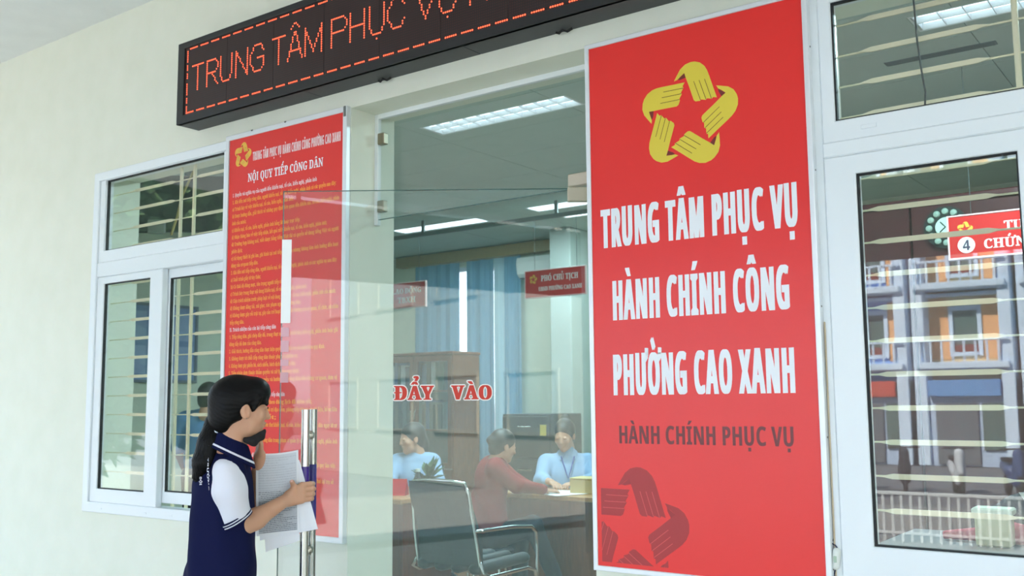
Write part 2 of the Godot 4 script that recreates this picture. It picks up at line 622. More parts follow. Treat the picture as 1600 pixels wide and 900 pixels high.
const LIGHTS := [[-4.01, -2.125], [-0.66, -2.125], [-7.11, -5.12], [-5.15, -5.0], [-5.12, -5.48]]
func make_shell() -> void:
	var cream := plaster("cream_plaster", col(231, 233, 219), col(225, 228, 212))
	var st := sur()
	var zb := -0.29
	# solid pieces round the three openings
	for r in [[-9.6, -5.39, -0.05, 3.75], [-5.39, -4.10, -0.05, 0.86], [-5.39, -4.10, 2.81, 3.75], [-4.10, -3.27, -0.05, 3.75], [-3.27, -1.98, 2.82, 3.75], [-3.27, -1.98, -0.05, FLOOR_IN], [-1.98, -1.10, -0.05, 3.75], [-1.10, 0.17, -0.05, 0.86], [-1.10, 0.17, 2.81, 3.75], [0.17, 4.5, -0.05, 3.75]]:
		box(st, Vector3(r[0], r[2], zb), Vector3(r[1], r[3], 0.0))
	struct("wall_front", st.commit(), cream, "cream plastered front wall of the office with a doorway and two windows")
	var green := plaster("office_paint", col(214, 222, 205), col(206, 215, 198))
	st = sur()
	for r in [[-9.6, -8.82, 0.0, 3.4], [-8.82, -7.15, 0.0, 0.95], [-8.82, -7.15, 3.2, 3.4], [-7.15, 4.5, 0.0, 3.4]]:
		box(st, Vector3(r[0], r[2], -6.95), Vector3(r[1], r[3], -6.7))
	struct("wall_back", st.commit(), green, "pale green back wall of the office behind the curtains")
	struct("wall_left", boxm(Vector3(-9.6, 0, -6.7), Vector3(-9.3, 3.4, zb)), green, "pale green side wall of the office with a blue notice board")
	struct("wall_right", boxm(Vector3(4.2, 0, -6.7), Vector3(4.5, 3.4, zb)), green, "pale green side wall at the right end of the office")
	var ceil_m := plaster("ceiling_board", col(192, 208, 204), col(186, 202, 198))
	var ceiling := Node3D.new()
	ceiling.name = "ceiling"
	add_child(ceiling)
	meta(ceiling, "light grey board ceiling of the office", "", "", "structure")
	part("slab", boxm(Vector3(-9.6, 3.47, -6.95), Vector3(4.5, 3.8, zb)), ceil_m, ceiling)
	var x := -9.6
	while x < 4.4:
		var z := -6.7
		while z < -0.4:
			var x1 := minf(x + 1.22, 4.5)
			var z1 := minf(z + 0.61, zb)
			# boards are cut round the recessed lights
			var rects := [[x + 0.003, x1 - 0.003, z + 0.003, z1 - 0.003]]
			for l in LIGHTS:
				var left := []
				for r in rects:
					var a0: float = l[0] - 0.622
					var a1: float = l[0] + 0.622
					var b0: float = l[1] - 0.127
					var b1: float = l[1] + 0.127
					if a1 <= r[0] or a0 >= r[1] or b1 <= r[2] or b0 >= r[3]:
						left.append(r)
						continue
					if r[0] < a0: left.append([r[0], a0, r[2], r[3]])
					if r[1] > a1: left.append([a1, r[1], r[2], r[3]])
					var m0 := maxf(r[0], a0)
					var m1 := minf(r[1], a1)
					if r[2] < b0: left.append([m0, m1, r[2], b0])
					if r[3] > b1: left.append([m0, m1, b1, r[3]])
				rects = left
			for r in rects:
				part("ceiling_board", boxm(Vector3(r[0], 3.4, r[2]), Vector3(r[1], 3.413, r[3])), ceil_m, ceiling)
			z += 0.61
		x += 1.22
	var porch_white := plaster("porch_ceiling_paint", col(236, 239, 238), col(230, 233, 232))
	struct("ceiling_001", boxm(Vector3(-8.9, 3.75, -0.0), Vector3(7.0, 4.0, 6.2)), porch_white, "white flat ceiling of the porch above the left window")
	struct("trim_1", boxm(Vector3(-8.9, 3.62, 6.2), Vector3(7.0, 4.0, 6.5)), porch_white, "white edge beam along the front of the porch roof")
	var fascia := thing("fascia_board", "dark maroon name board hung along the front edge of the porch roof", "board", Vector3(-4.0, 2.74, 6.32))
	part("panel", boxm(Vector3(-4.8, 0, -0.04), Vector3(9.0, 0.80, 0.04), 0.01), mat("fascia_maroon", col(92, 34, 34), 0.6), fascia)
	for fx in [-3.5, 0.0, 3.5, 7.0]:
		part("strut", boxm(Vector3(fx - 0.02, 0.80, -0.02), Vector3(fx + 0.02, 0.89, 0.02), 0.003), mat("rail_grey", col(104, 110, 108), 0.5), fascia)
	struct("ceiling_002", boxm(Vector3(-9.6, 3.55, -9.8), Vector3(4.5, 3.8, -6.95)), porch_white, "added unseen roof overhang that keeps the sun out of the back window")  # unseen overhang, added to stop direct sun entering the back window
	struct("wall_outer", boxm(Vector3(-14.0, -0.05, -0.29), Vector3(-9.6, 3.75, 0.0)), cream, "cream plastered wall running on beyond the left window")
	# floors of single tiles where the eye or a mirror may catch them
	var tile_m := plaster("brown_tile", col(150, 112, 86), col(136, 100, 76))
	tile_m.roughness = 0.25
	var grout := mat("grout", col(120, 108, 98), 0.9)
	var fl := Node3D.new()
	fl.name = "floor"
	add_child(fl)
	meta(fl, "brown tiled floor of the office", "", "", "structure")
	part("grout_bed", boxm(Vector3(-9.6, -0.05, -6.7), Vector3(4.5, FLOOR_IN - 0.004, zb)), grout, fl)
	var tile := boxm(Vector3(0.003, -0.02, 0.003), Vector3(0.597, 0, 0.597), 0.003)
	for i in 14:
		for j in 10:
			part("tile", tile, tile_m, fl, Vector3(-8.9 + i * 0.6, FLOOR_IN, -6.69 + j * 0.6))
	var porch_tile := plaster("porch_tile", col(196, 190, 178), col(186, 180, 168))
	porch_tile.roughness = 0.35
	var pf := Node3D.new()
	pf.name = "floor_001"
	add_child(pf)
	meta(pf, "light tiled floor of the porch in front of the doorway", "", "", "structure")
	part("grout_bed", boxm(Vector3(-14.0, -0.6, 0.0), Vector3(7.0, -0.004, 6.5)), grout, pf)
	for i in 26:
		for j in 10:
			part("tile", tile, porch_tile, pf, Vector3(-9.0 + i * 0.6, 0.0, 0.01 + j * 0.6))
	# dark wine-red partition behind the right window
	var wine := plaster("wine_lacquer", col(74, 30, 30), col(62, 25, 26))
	wine.roughness = 0.4
	var pw := Node3D.new()
	pw.name = "wall_partition"
	add_child(pw)
	meta(pw, "dark wine-red panelled partition inside the office behind the right window", "", "", "structure")
	for i in 7:
		part("panel", boxm(Vector3(-2.45 + i * 0.8 + 0.006, FLOOR_IN, -3.4), Vector3(-2.45 + (i + 1) * 0.8 - 0.006, 2.66, -3.3), 0.006), wine, pw)
	part("cornice", boxm(Vector3(-2.47, 2.66, -3.42), Vector3(3.17, 2.70, -3.27), 0.008), wine, pw)

# ---------------------------------------------------------------- windows
func window_pane(parent: Node, x0: float, x1: float, y0: float, y1: float, z: float) -> void:
	part("gasket", framem(x0 - 0.004, x1 + 0.004, y0 - 0.004, y1 + 0.004, [0.010, 0.010, 0.010, 0.010], z + 0.010, z - 0.006, 0.001), mat("black_gasket", col(22, 24, 26), 0.6), parent)
	part("pane", boxm(Vector3(x0, y0, z - 0.003), Vector3(x1, y1, z + 0.003)), glass("window_glass", col(150, 175, 165), 0.05), parent)

# a horizontal grille bar: a thin rod flattened to a pointed blade between its ends
func grille_bar(x0: float, x1: float, blades: Array, z: float) -> ArrayMesh:
	var st := sur()
	tube(st, [Vector3(x0, 0, z), Vector3(x1, 0, z)], 0.0035, 6)
	for b in blades:
		var p := PackedVector2Array([Vector2(b[0] - 0.03, 0), Vector2(b[0] + 0.012, -0.0085), Vector2(b[1] - 0.012, -0.0085), Vector2(b[1] + 0.03, 0), Vector2(b[1] - 0.012, 0.0085), Vector2(b[0] + 0.012, 0.0085)])
		prism(st, p, z + 0.004, z + 0.009)
	return st.commit()

func make_grille(parent: Node, x0: float, x1: float, blades: Array, uprights: Array, y_from: float, n: int, lo: float, hi: float) -> void:
	var m := mat("cream_bar", col(226, 216, 182), 0.5)
	var bar := grille_bar(x0, x1, blades, -0.125)
	for k in n:
		part("grille_bar", bar, m, parent, Vector3(0, y_from + 0.1085 * k, 0))
	for u in uprights:
		part("grille_upright", boxm(Vector3(u - 0.009, lo, -0.135), Vector3(u + 0.009, hi, -0.120), 0.003), m, parent)

func upvc() -> StandardMaterial3D:
	return mat("white_upvc", col(232, 238, 241), 0.3)

func make_window_left() -> void:
	var w := Node3D.new()
	w.name = "window_1"
	add_child(w)
	meta(w, "white plastic sliding window with a cream steel grille left of the red notice", "", "", "structure")
	var m := upvc()
	part("outer_frame", framem(-5.39, -4.10, 0.86, 2.81, [0.055, 0.055, 0.055, 0.05], 0.012, -0.075), m, w)
	part("transom_bar", boxm(Vector3(-5.335, 2.19, -0.07), Vector3(-4.155, 2.275, 0.008), 0.004), m, w)
	var top := part("fixed_light", framem(-5.335, -4.155, 2.275, 2.76, [0.05, 0.045, 0.068, 0.001], 0.002, -0.05), m, w)
	window_pane(top, -5.285, -4.20, 2.343, 2.759, -0.022)
	var s1 := part("sliding_sash", framem(-5.335, -4.705, 0.915, 2.19, [0.065, 0.115, 0.074, 0.040], 0.0, -0.035), m, w)
	window_pane(s1, -5.27, -4.82, 0.989, 2.15, -0.018)
	var s2 := part("sliding_sash", framem(-4.745, -4.155, 0.935, 2.19, [0.055, 0.05, 0.06, 0.05], -0.038, -0.07), m, w)
	window_pane(s2, -4.69, -4.205, 0.995, 2.14, -0.052)
	for x in [-5.2, -4.78, -4.55]:
		part("drain_cap", boxm(Vector3(x - 0.012, 0.878, 0.012), Vector3(x + 0.012, 0.888, 0.0145), 0.002), m, w)
	make_grille(w, -5.39, -4.10, [[-5.17, -4.80], [-4.57, -4.19]], [-4.74, -4.62], 1.075, 16, 0.86, 2.81)

func make_window_right() -> void:
	var w := Node3D.new()
	w.name = "window_2"
	add_child(w)
	meta(w, "white plastic window with a cream steel grille right of the big red sign", "", "", "structure")
	var m := upvc()
	part("outer_frame", framem(-1.10, 0.17, 0.86, 2.81, [0.03, 0.03, 0.03, 0.025], 0.006, -0.075), m, w)
	part("transom_bar", boxm(Vector3(-1.07, 2.235, -0.07), Vector3(0.14, 2.285, 0.016), 0.004), m, w)
	var top := part("fixed_light", framem(-1.07, 0.14, 2.285, 2.785, [0.042, 0.04, 0.07, 0.025], 0.008, -0.05), m, w)
	window_pane(top, -1.028, 0.10, 2.355, 2.76, -0.012)
	for x in [-0.92, -0.2]:
		part("drain_cap", boxm(Vector3(x - 0.025, 2.313, 0.008), Vector3(x + 0.025, 2.327, 0.0105), 0.002), m, w)
	var s1 := part("casement_sash", framem(-1.07, -0.42, 0.89, 2.235, [0.10, 0.078, 0.107, 0.063], 0.010, -0.05), m, w)
	window_pane(s1, -0.97, -0.498, 0.997, 2.172, -0.010)
	var s2 := part("casement_sash", framem(-0.415, 0.14, 0.89, 2.235, [0.08, 0.10, 0.107, 0.063], 0.010, -0.05), m, w)
	window_pane(s2, -0.335, 0.04, 0.997, 2.172, -0.010)
	var h := part("handle", tubem([Vector3(-0.488, 1.585, 0.01), Vector3(-0.490, 1.588, 0.034), Vector3(-0.497, 1.575, 0.050), Vector3(-0.500, 1.53, 0.052), Vector3(-0.495, 1.49, 0.045), Vector3(-0.49, 1.475, 0.036)], [0.008, 0.008, 0.0075, 0.007, 0.0065, 0.005], 8, Vector2(1.0, 0.8)), m, w)
	part("handle_plate", boxm(Vector3(-0.499, 1.55, 0.010), Vector3(-0.475, 1.62, 0.016), 0.003), m, h)
	make_grille(w, -1.10, 0.17, [[-0.95, -0.60], [-0.27, 0.07]], [-0.50, -0.38], 1.095, 16, 0.86, 2.81)

# ---------------------------------------------------------------- the glass door, its fixed light above and its leaf that stands open
func make_door() -> void:
	var d := Node3D.new()
	d.name = "door_1"
	add_child(d)
	meta(d, "frameless glass door standing open towards the porch with steel pull bars", "", "", "structure")
	var gl := glass("door_glass", col(112, 165, 160), 0.07)
	var seal := mat("white_sealant", col(232, 236, 236), 0.5)
	var steel := mat("steel", col(200, 198, 192), 0.22, 1.0)
	var z := -0.165
	var st := sur()
	box(st, Vector3(-3.27, 2.285, z - 0.012), Vector3(-3.247, 2.82, z + 0.012), 0.002)
	box(st, Vector3(-3.247, 2.797, z - 0.012), Vector3(-1.98, 2.82, z + 0.012), 0.002)
	box(st, Vector3(-2.003, 2.285, z - 0.012), Vector3(-1.98, 2.797, z + 0.012), 0.002)
	part("edge_trim", st.commit(), seal, d)
	var top := part("overhead_pane", boxm(Vector3(-3.25, 2.312, z - 0.006), Vector3(-2.0, 2.80, z + 0.006)), gl, d)
	var clip := mat("brushed_clip", col(150, 140, 122), 0.35, 0.8)
	for y in [2.67, 2.345]:
		part("clip", boxm(Vector3(-3.247, y, z - 0.016), Vector3(-3.205, y + 0.055, z + 0.018), 0.004), clip, top)
	var patch := mat("satin_patch", col(196, 186, 168), 0.35, 0.6)
	part("pivot_patch", boxm(Vector3(-2.175, 2.318, z - 0.018), Vector3(-2.0, 2.372, z + 0.018), 0.004), patch, top)
	# the leaf turns about an upright axis near the big sign
	var hinge := Vector3(-2.05, 0, z)
	var ang := atan2(0.58831, 0.80863)
	var leaf := part("leaf", boxm(Vector3(-1.2527, FLOOR_IN + 0.01, -0.006), Vector3(0.05, 2.298, 0.006)), gl, d, hinge)
	leaf.rotation.y = ang
	for e in [[2.245, 2.304], [FLOOR_IN + 0.005, FLOOR_IN + 0.065]]:
		part("hinge_patch", boxm(Vector3(-0.115, e[0], -0.018), Vector3(0.055, e[1], 0.018), 0.004), patch, leaf)
	part("edge_strip", boxm(Vector3(-1.2555, 1.769, 0.0065), Vector3(-1.217, 2.103, 0.0085), 0.0008), mat("white_tape", col(250, 252, 252), 0.6), leaf)
	for e in [[1.715, 1.752], [1.655, 1.70], [1.60, 1.625], [1.535, 1.575]]:
		part("tape_rest", boxm(Vector3(-1.2545, e[0], 0.0065), Vector3(-1.222, e[1], 0.0072), 0.0003), mat("pink_tape", col(226, 176, 186), 0.6), leaf)
	# polished edges of the glass show dark green
	var edge := mat("glass_edge", col(70, 104, 98), 0.25)
	part("polished_edge", boxm(Vector3(-3.247, 2.3095, z - 0.006), Vector3(-2.175, 2.312, z + 0.006)), edge, top)
	part("polished_edge", boxm(Vector3(-1.2527, 2.298, -0.006), Vector3(-0.115, 2.3005, 0.006)), edge, leaf)
	part("polished_edge", boxm(Vector3(-1.2547, FLOOR_IN + 0.01, -0.006), Vector3(-1.2527, 2.3005, 0.006)), edge, leaf)
	# two steel pull bars, one each side
	var film := mat("violet_film", col(58, 30, 128), 0.25)
	for s in [1.0, -1.0]:
		var b := part("pull_bar", tubem([Vector3(-1.138, 0.44, 0.07 * s), Vector3(-1.138, 1.43, 0.07 * s)], 0.016, 24), steel, leaf)
		part("film_wrap", tubem([Vector3(-1.138, 1.0, 0.07 * s), Vector3(-1.138, 1.214, 0.07 * s)], 0.0166, 24), film, b)
		for y in [1.33, 0.89]:
			part("standoff", tubem([Vector3(-1.138, y, 0.006 * s), Vector3(-1.138, y, 0.062 * s)], 0.011, 14), steel, b)
			part("washer", tubem([Vector3(-1.138, y, 0.006 * s), Vector3(-1.138, y, 0.012 * s)], 0.019, 16), steel, b)
	# ĐẨY VÀO on the glass: red letters on a white rim
	var red := mat("sticker_red", col(208, 52, 36), 0.5)
	var white := mat("sticker_white", col(240, 238, 234), 0.5)
	for wd in [["ĐẨY", -0.812, -0.645], ["VÀO", -0.588, -0.419]]:
		part("lettering", letters(wd[0], "Droid Serif", 700, wd[1] + 0.005, wd[2] - 0.005, 1.463, 0.055, 3.2, 1.0, 0.0, 0.0085), red, leaf)
		var rim := sur()
		var base := letters(wd[0], "Droid Serif", 700, wd[1] + 0.005, wd[2] - 0.005, 1.463, 0.055, 3.2, 1.0, 0.0, 0.0)
		for k in 8:
			rim.append_from(base, 0, Transform3D(Basis(), Vector3(cos(TAU * k / 8) * 0.0045, sin(TAU * k / 8) * 0.0045, 0.0068 + k * 0.00005)))
		part("lettering_rim", rim.commit(), white, leaf)

# ---------------------------------------------------------------- the LED sign
func led_strokes(ch: String) -> Array:
	match ch:
		"T": return [[0, 12, 8, 12], [4, 0, 4, 12]]
		"R": return [[0, 0, 0, 12], [0, 12, 6, 12], [7, 11, 8, 9], [8, 8, 6, 6], [6, 6, 0, 6], [4, 5, 8, 0]]
		"U": return [[0, 12, 0, 3], [0, 3, 2, 0], [2, 0, 6, 0], [6, 0, 8, 3], [8, 3, 8, 12]]
		"N": return [[0, 0, 0, 12], [0, 12, 8, 0], [8, 0, 8, 12]]
		"G": return [[9, 9, 7, 12], [7, 12, 3, 12], [3, 12, 0, 8], [0, 8, 0, 4], [0, 4, 3, 0], [3, 0, 7, 0], [7, 0, 9, 2], [9, 2, 9, 6], [9, 6, 5, 6]]
		"A": return [[0, 0, 4, 12], [5, 12, 9, 0], [2, 4, 7, 4]]
		"M": return [[0, 0, 0, 12], [0, 12, 5, 1], [5, 1, 10, 12], [10, 12, 10, 0]]
		"P": return [[0, 0, 0, 12], [0, 12, 7, 12], [8, 11, 9, 9], [9, 9, 8, 7], [7, 6, 0, 6]]
		"H": return [[0, 0, 0, 12], [8, 0, 8, 12], [0, 6, 8, 6]]
		"C": return [[9, 9, 7, 12], [7, 12, 3, 12], [3, 12, 0, 8], [0, 8, 0, 4], [0, 4, 3, 0], [3, 0, 7, 0], [7, 0, 9, 3]]
		"V": return [[0, 12, 5, 0], [5, 0, 10, 12]]
		"I": return [[0, 0, 0, 12]]
		"^": return [[0, 0, 2, 2], [2, 2, 3, 2], [3, 2, 5, 0]]
		"`": return [[0, 2, 2, 0]]
		"'": return [[0, 0, 2, 2]]
		".": return [[0, 0, 0, 0]]
	return []

func dots_of(strokes: Array) -> Array:
	var seen := {}
	for s in strokes:
		var n := maxi(absi(s[2] - s[0]), absi(s[3] - s[1]))
		for k in n + 1:
			var t := float(k) / maxf(n, 1)
			seen[Vector2i(roundi(lerpf(s[0], s[2], t)), roundi(lerpf(s[1], s[3], t)))] = true
	return seen.keys()

const PITCH := 0.0110
func dot_mesh(cells: Array) -> ArrayMesh:
	var st := sur()
	var r := 0.0044
	for c in cells:
		var o := Vector3(c.x * PITCH, c.y * PITCH, 0)
		for k in 6:
			var a := TAU * k / 6
			var b := TAU * (k + 1) / 6
			tri(st, o + Vector3(0, 0, 0.003), o + Vector3(cos(a) * r, sin(a) * r, 0.0), o + Vector3(cos(b) * r, sin(b) * r, 0.0), Vector3(0, 0, 1))
	return st.commit()

func make_led_sign() -> void:
	var zf := 0.14
	var t := thing("led_sign", "long black LED sign with glowing red Vietnamese text above the door", "sign", Vector3(-4.422, 2.908, 0.0))
	var black := mat("black_sheet_metal", col(26, 27, 28), 0.45)
	var under := mat("grey_sheet_metal", col(64, 66, 68), 0.5)
	var w := 4.07
	var h := 0.437
	# sheet-metal box open to the front
	var st := sur()
	box(st, Vector3(0, h - 0.004, 0), Vector3(w, h, zf - 0.004))
	box(st, Vector3(0, 0.006, 0), Vector3(0.004, h - 0.004, zf - 0.004))
	box(st, Vector3(w - 0.004, 0.006, 0), Vector3(w, h - 0.004, zf - 0.004))
	part("casing", st.commit(), under, t)
	var x := 0.0
	while x < w - 0.01:
		part("bottom_panel", boxm(Vector3(x + 0.001, 0, 0), Vector3(minf(x + 0.96, w) - 0.001, 0.006, zf - 0.004), 0.0015), under, t)
		x += 0.96
	part("front_frame", framem(0, w, 0, h, [0.056, 0.056, 0.042, 0.034], zf, zf - 0.02, 0.002), black, t)
	# face with unlit dots
	var im := Image.create(32, 32, false, Image.FORMAT_RGB8)
	im.fill(col(34, 13, 12))
	for yy in 32:
		for xx in 32:
			var dd := Vector2(xx - 15.5, yy - 15.5).length()
			if dd < 8.5:
				im.set_pixel(xx, yy, col(58, 18, 16))
			elif xx < 2 or yy < 2:
				im.set_pixel(xx, yy, col(18, 10, 10))
	var fm := mat("led_face", Color.WHITE, 0.45)
	fm.albedo_texture = ImageTexture.create_from_image(im)
	fm.uv1_triplanar = true
	fm.uv1_scale = Vector3.ONE / PITCH
	# modules set side by side
	var mw := PITCH * 32
	var k := 0
	while 0.056 + k * mw < w - 0.06:
		var x0 := 0.05 + k * mw
		part("led_module", boxm(Vector3(x0 + 0.0006, 0.035, zf - 0.018), Vector3(minf(x0 + mw, w - 0.05) - 0.0006, h - 0.03, zf - 0.006), 0.001), fm, t)
		k += 1
	var org := Vector3(0.077, 0.052, zf - 0.006)
	var lit := glow("led_red", Color(1.0, 0.36, 0.22), 2.6)
	# broken border line
	var dash := dot_mesh([Vector2i(0, 0), Vector2i(1, 0), Vector2i(2, 0), Vector2i(3, 0), Vector2i(4, 0), Vector2i(5, 0)])
	for i in 44:
		part("led_dash", dash, lit, t, org + Vector3(i * 8 * PITCH, 0, 0))
		part("led_dash", dash, lit, t, org + Vector3((i * 8 + 2) * PITCH, 31 * PITCH, 0))
	var up := dot_mesh([Vector2i(0, 0), Vector2i(0, 1), Vector2i(0, 2), Vector2i(0, 3), Vector2i(0, 4), Vector2i(0, 5)])
	var shorter := dot_mesh([Vector2i(0, 0), Vector2i(0, 1), Vector2i(0, 2)])
	for e in [[shorter, 1], [shorter, 5], [up, 9], [shorter, 17], [shorter, 21], [up, 25]]:
		part("led_dash", e[0], lit, t, org + Vector3(0, e[1] * PITCH, 0))
	# letters: column of the left edge, letter, mark
	for e in [[4, "T"], [15, "R"], [25, "U"], [36, "N"], [46, "G"], [61, "T"], [71, "A", "^", 2, 14], [82, "M"], [98, "P"], [109, "H"], [120, "U", ".", 4, -2], [130, "C"], [145, "V"], [157, "U", ".", 4, -2], [172, "H"], [183, "A", "`", 3, 14], [195, "N"], [206, "H"], [222, "C"], [234, "H"], [245, "I", "'", 0, 14], [249, "N"], [260, "H"], [276, "C"], [288, "O"], [300, "N"], [311, "G"]]:
		var cells := dots_of(led_strokes(e[1]))
		if e[1] == "O":
			cells = dots_of([[3, 0, 6, 0], [6, 0, 9, 4], [9, 4, 9, 8], [9, 8, 6, 12], [6, 12, 3, 12], [3, 12, 0, 8], [0, 8, 0, 4], [0, 4, 3, 0]])
		if e.size() > 2:
			part("led_mark", dot_mesh(dots_of(led_strokes(e[2]))), lit, t, org + Vector3((e[0] + e[3]) * PITCH, (10 + e[4]) * PITCH, 0))
		part("led_letter", dot_mesh(cells), lit, t, org + Vector3(e[0] * PITCH, 10 * PITCH, 0))
	# small dark hanging brackets under the box
	for bx in [1.38, 2.35]:
		var b := sur()
		tube(b, [Vector3(bx - 0.035, -0.004, 0.02), Vector3(bx - 0.02, -0.012, 0.025), Vector3(bx, -0.004, 0.03), Vector3(bx + 0.02, -0.013, 0.025), Vector3(bx + 0.04, -0.004, 0.02)], 0.005, 6)
		part("cable_tie", b.commit(), mat("black_rubber", col(24, 24, 24), 0.7), t)

# ---------------------------------------------------------------- the five-handed star
const HAND := [Vector2(-0.0491, 0.1359), Vector2(-0.0381, 0.1529), Vector2(-0.0231, 0.1749), Vector2(-0.0041, 0.1889), Vector2(0.0179, 0.1939), Vector2(0.0339, 0.1929), Vector2(0.0549, 0.1849), Vector2(0.0719, 0.1689), Vector2(0.0819, 0.1509), Vector2(0.0889, 0.1299), Vector2(0.1029, 0.0849), Vector2(0.1159, 0.0449), Vector2(0.1005, 0.0490), Vector2(0.0969, 0.0439), Vector2(0.0775, 0.0490), Vector2(0.0729, 0.0439), Vector2(0.0555, 0.0490), Vector2(0.0499, 0.0449), Vector2(0.0339, 0.0459), Vector2(0.0269, 0.0519), Vector2(0.0239, 0.0609), Vector2(0.0099, 0.1059), Vector2(-0.0021, 0.1409), Vector2(-0.0071, 0.1589), Vector2(-0.0241, 0.1479), Vector2(-0.0351, 0.1389)]
const FOLD := [Vector2(-0.0071, 0.1589), Vector2(-0.0351, 0.1389), Vector2(-0.0241, 0.1365), Vector2(-0.0021, 0.1409)]
const GAPS := [[Vector2(0.0289, 0.1209), Vector2(0.0529, 0.0479)], [Vector2(0.0499, 0.1209), Vector2(0.0739, 0.0469)], [Vector2(0.0709, 0.1209), Vector2(0.0949, 0.0449)]]

func hand_star(parent: Node, c: Vector2, s: float, z: float, body: Material, line: Material, fold: Material, clip := PackedVector2Array()) -> void:
	for k in 5:
		var layers := [[HAND, body, "hand_mark", 0.0004], [FOLD, fold, "fold_mark", 0.0003]]
		for g in GAPS:
			var d: Vector2 = (g[1] - g[0]).normalized()
			var n := Vector2(-d.y, d.x) * 0.0011
			layers.append([[g[0] - n, g[0] + n, g[1] + n, g[1] - n], line, "finger_line", 0.0007])
		for l in layers:
			var p := PackedVector2Array()
			for v in l[0]:
				p.append(c + (v as Vector2).rotated(-TAU / 5 * k) * s)
			var sets := [p]
			if clip.size():
				sets = Geometry2D.intersect_polygons(p, clip)
			for q in sets:
				var st := sur()
				prism(st, q, z, z + l[3])
				part(l[2], st.commit(), l[1], parent)

func sign_frame(t: Node, x0: float, x1: float, y0: float, y1: float, w: float, z: float) -> void:
	var alu := mat("sign_aluminium", col(226, 230, 233), 0.35, 0.25)
	part("frame", framem(x0, x1, y0, y1, [w, w, w, w], z + 0.006, 0.0, 0.002), alu, t)

func make_red_sign() -> void:
	var z := 0.03
	var t := thing("red_signboard", "tall red signboard with a yellow five-hand star and big white lettering", "signboard", Vector3.ZERO)
	var red := mat("sign_red", col(234, 40, 34), 0.32)
	part("panel", boxm(Vector3(-1.955, 0.86, 0.004), Vector3(-1.115, 2.803, z)), red, t)
	sign_frame(t, -1.97, -1.096, 0.842, 2.815, 0.018, z)
	for y in [0.92, 1.33, 1.75, 2.2, 2.62]:
		part("rivet", lathem([Vector2(0.0035, -0.001), Vector2(0.003, 0.001), Vector2(0, 0.0015)], Vector3.ZERO, 8), mat("rivet_steel", col(120, 118, 112), 0.4, 0.7), t, Vector3(-1.0955, y, 0.018)).rotation.z = -PI / 2
	var white := mat("print_white", col(238, 240, 244), 0.4)
	var zz := z + 0.0006
	part("lettering", letters("TRUNG TÂM PHỤC VỤ", "Droid Sans", 700, -1.914, -1.157, 2.018, 0.146, 3.9, 0.6, 0.0, zz), white, t)
	part("lettering", letters("HÀNH CHÍNH CÔNG", "Droid Sans", 700, -1.869, -1.196, 1.746, 0.146, 3.9, 0.6, 0.0, zz), white, t)
	part("lettering", letters("PHƯỜNG CAO XANH", "Droid Sans", 700, -1.873, -1.189, 1.472, 0.148, 3.9, 0.6, 0.0, zz), white, t)
	part("small_lettering", letters("HÀNH CHÍNH PHỤC VỤ", "Droid Sans", 700, -1.853, -1.202, 1.299, 0.063, 1.0, 0.6, 0.0, zz), mat("print_brown", col(116, 42, 42), 0.4), t)
	var yellow := mat("print_yellow", col(224, 202, 62), 0.4)
	hand_star(t, Vector2(-1.5449, 2.4621), 1.0, z, yellow, mat("print_olive", col(120, 84, 30), 0.5), mat("print_fold", col(120, 36, 22), 0.5))
	var shade := mat("print_dull_red", col(172, 42, 42), 0.4)
	hand_star(t, Vector2(-1.8067, 0.993), 1.149, z, shade, mat("print_pale_red", col(212, 78, 74), 0.4), mat("print_deep_red", col(160, 38, 38), 0.4), PackedVector2Array([Vector2(-1.935, 0.875), Vector2(-1.2, 0.875), Vector2(-1.2, 1.5), Vector2(-1.935, 1.5)]))

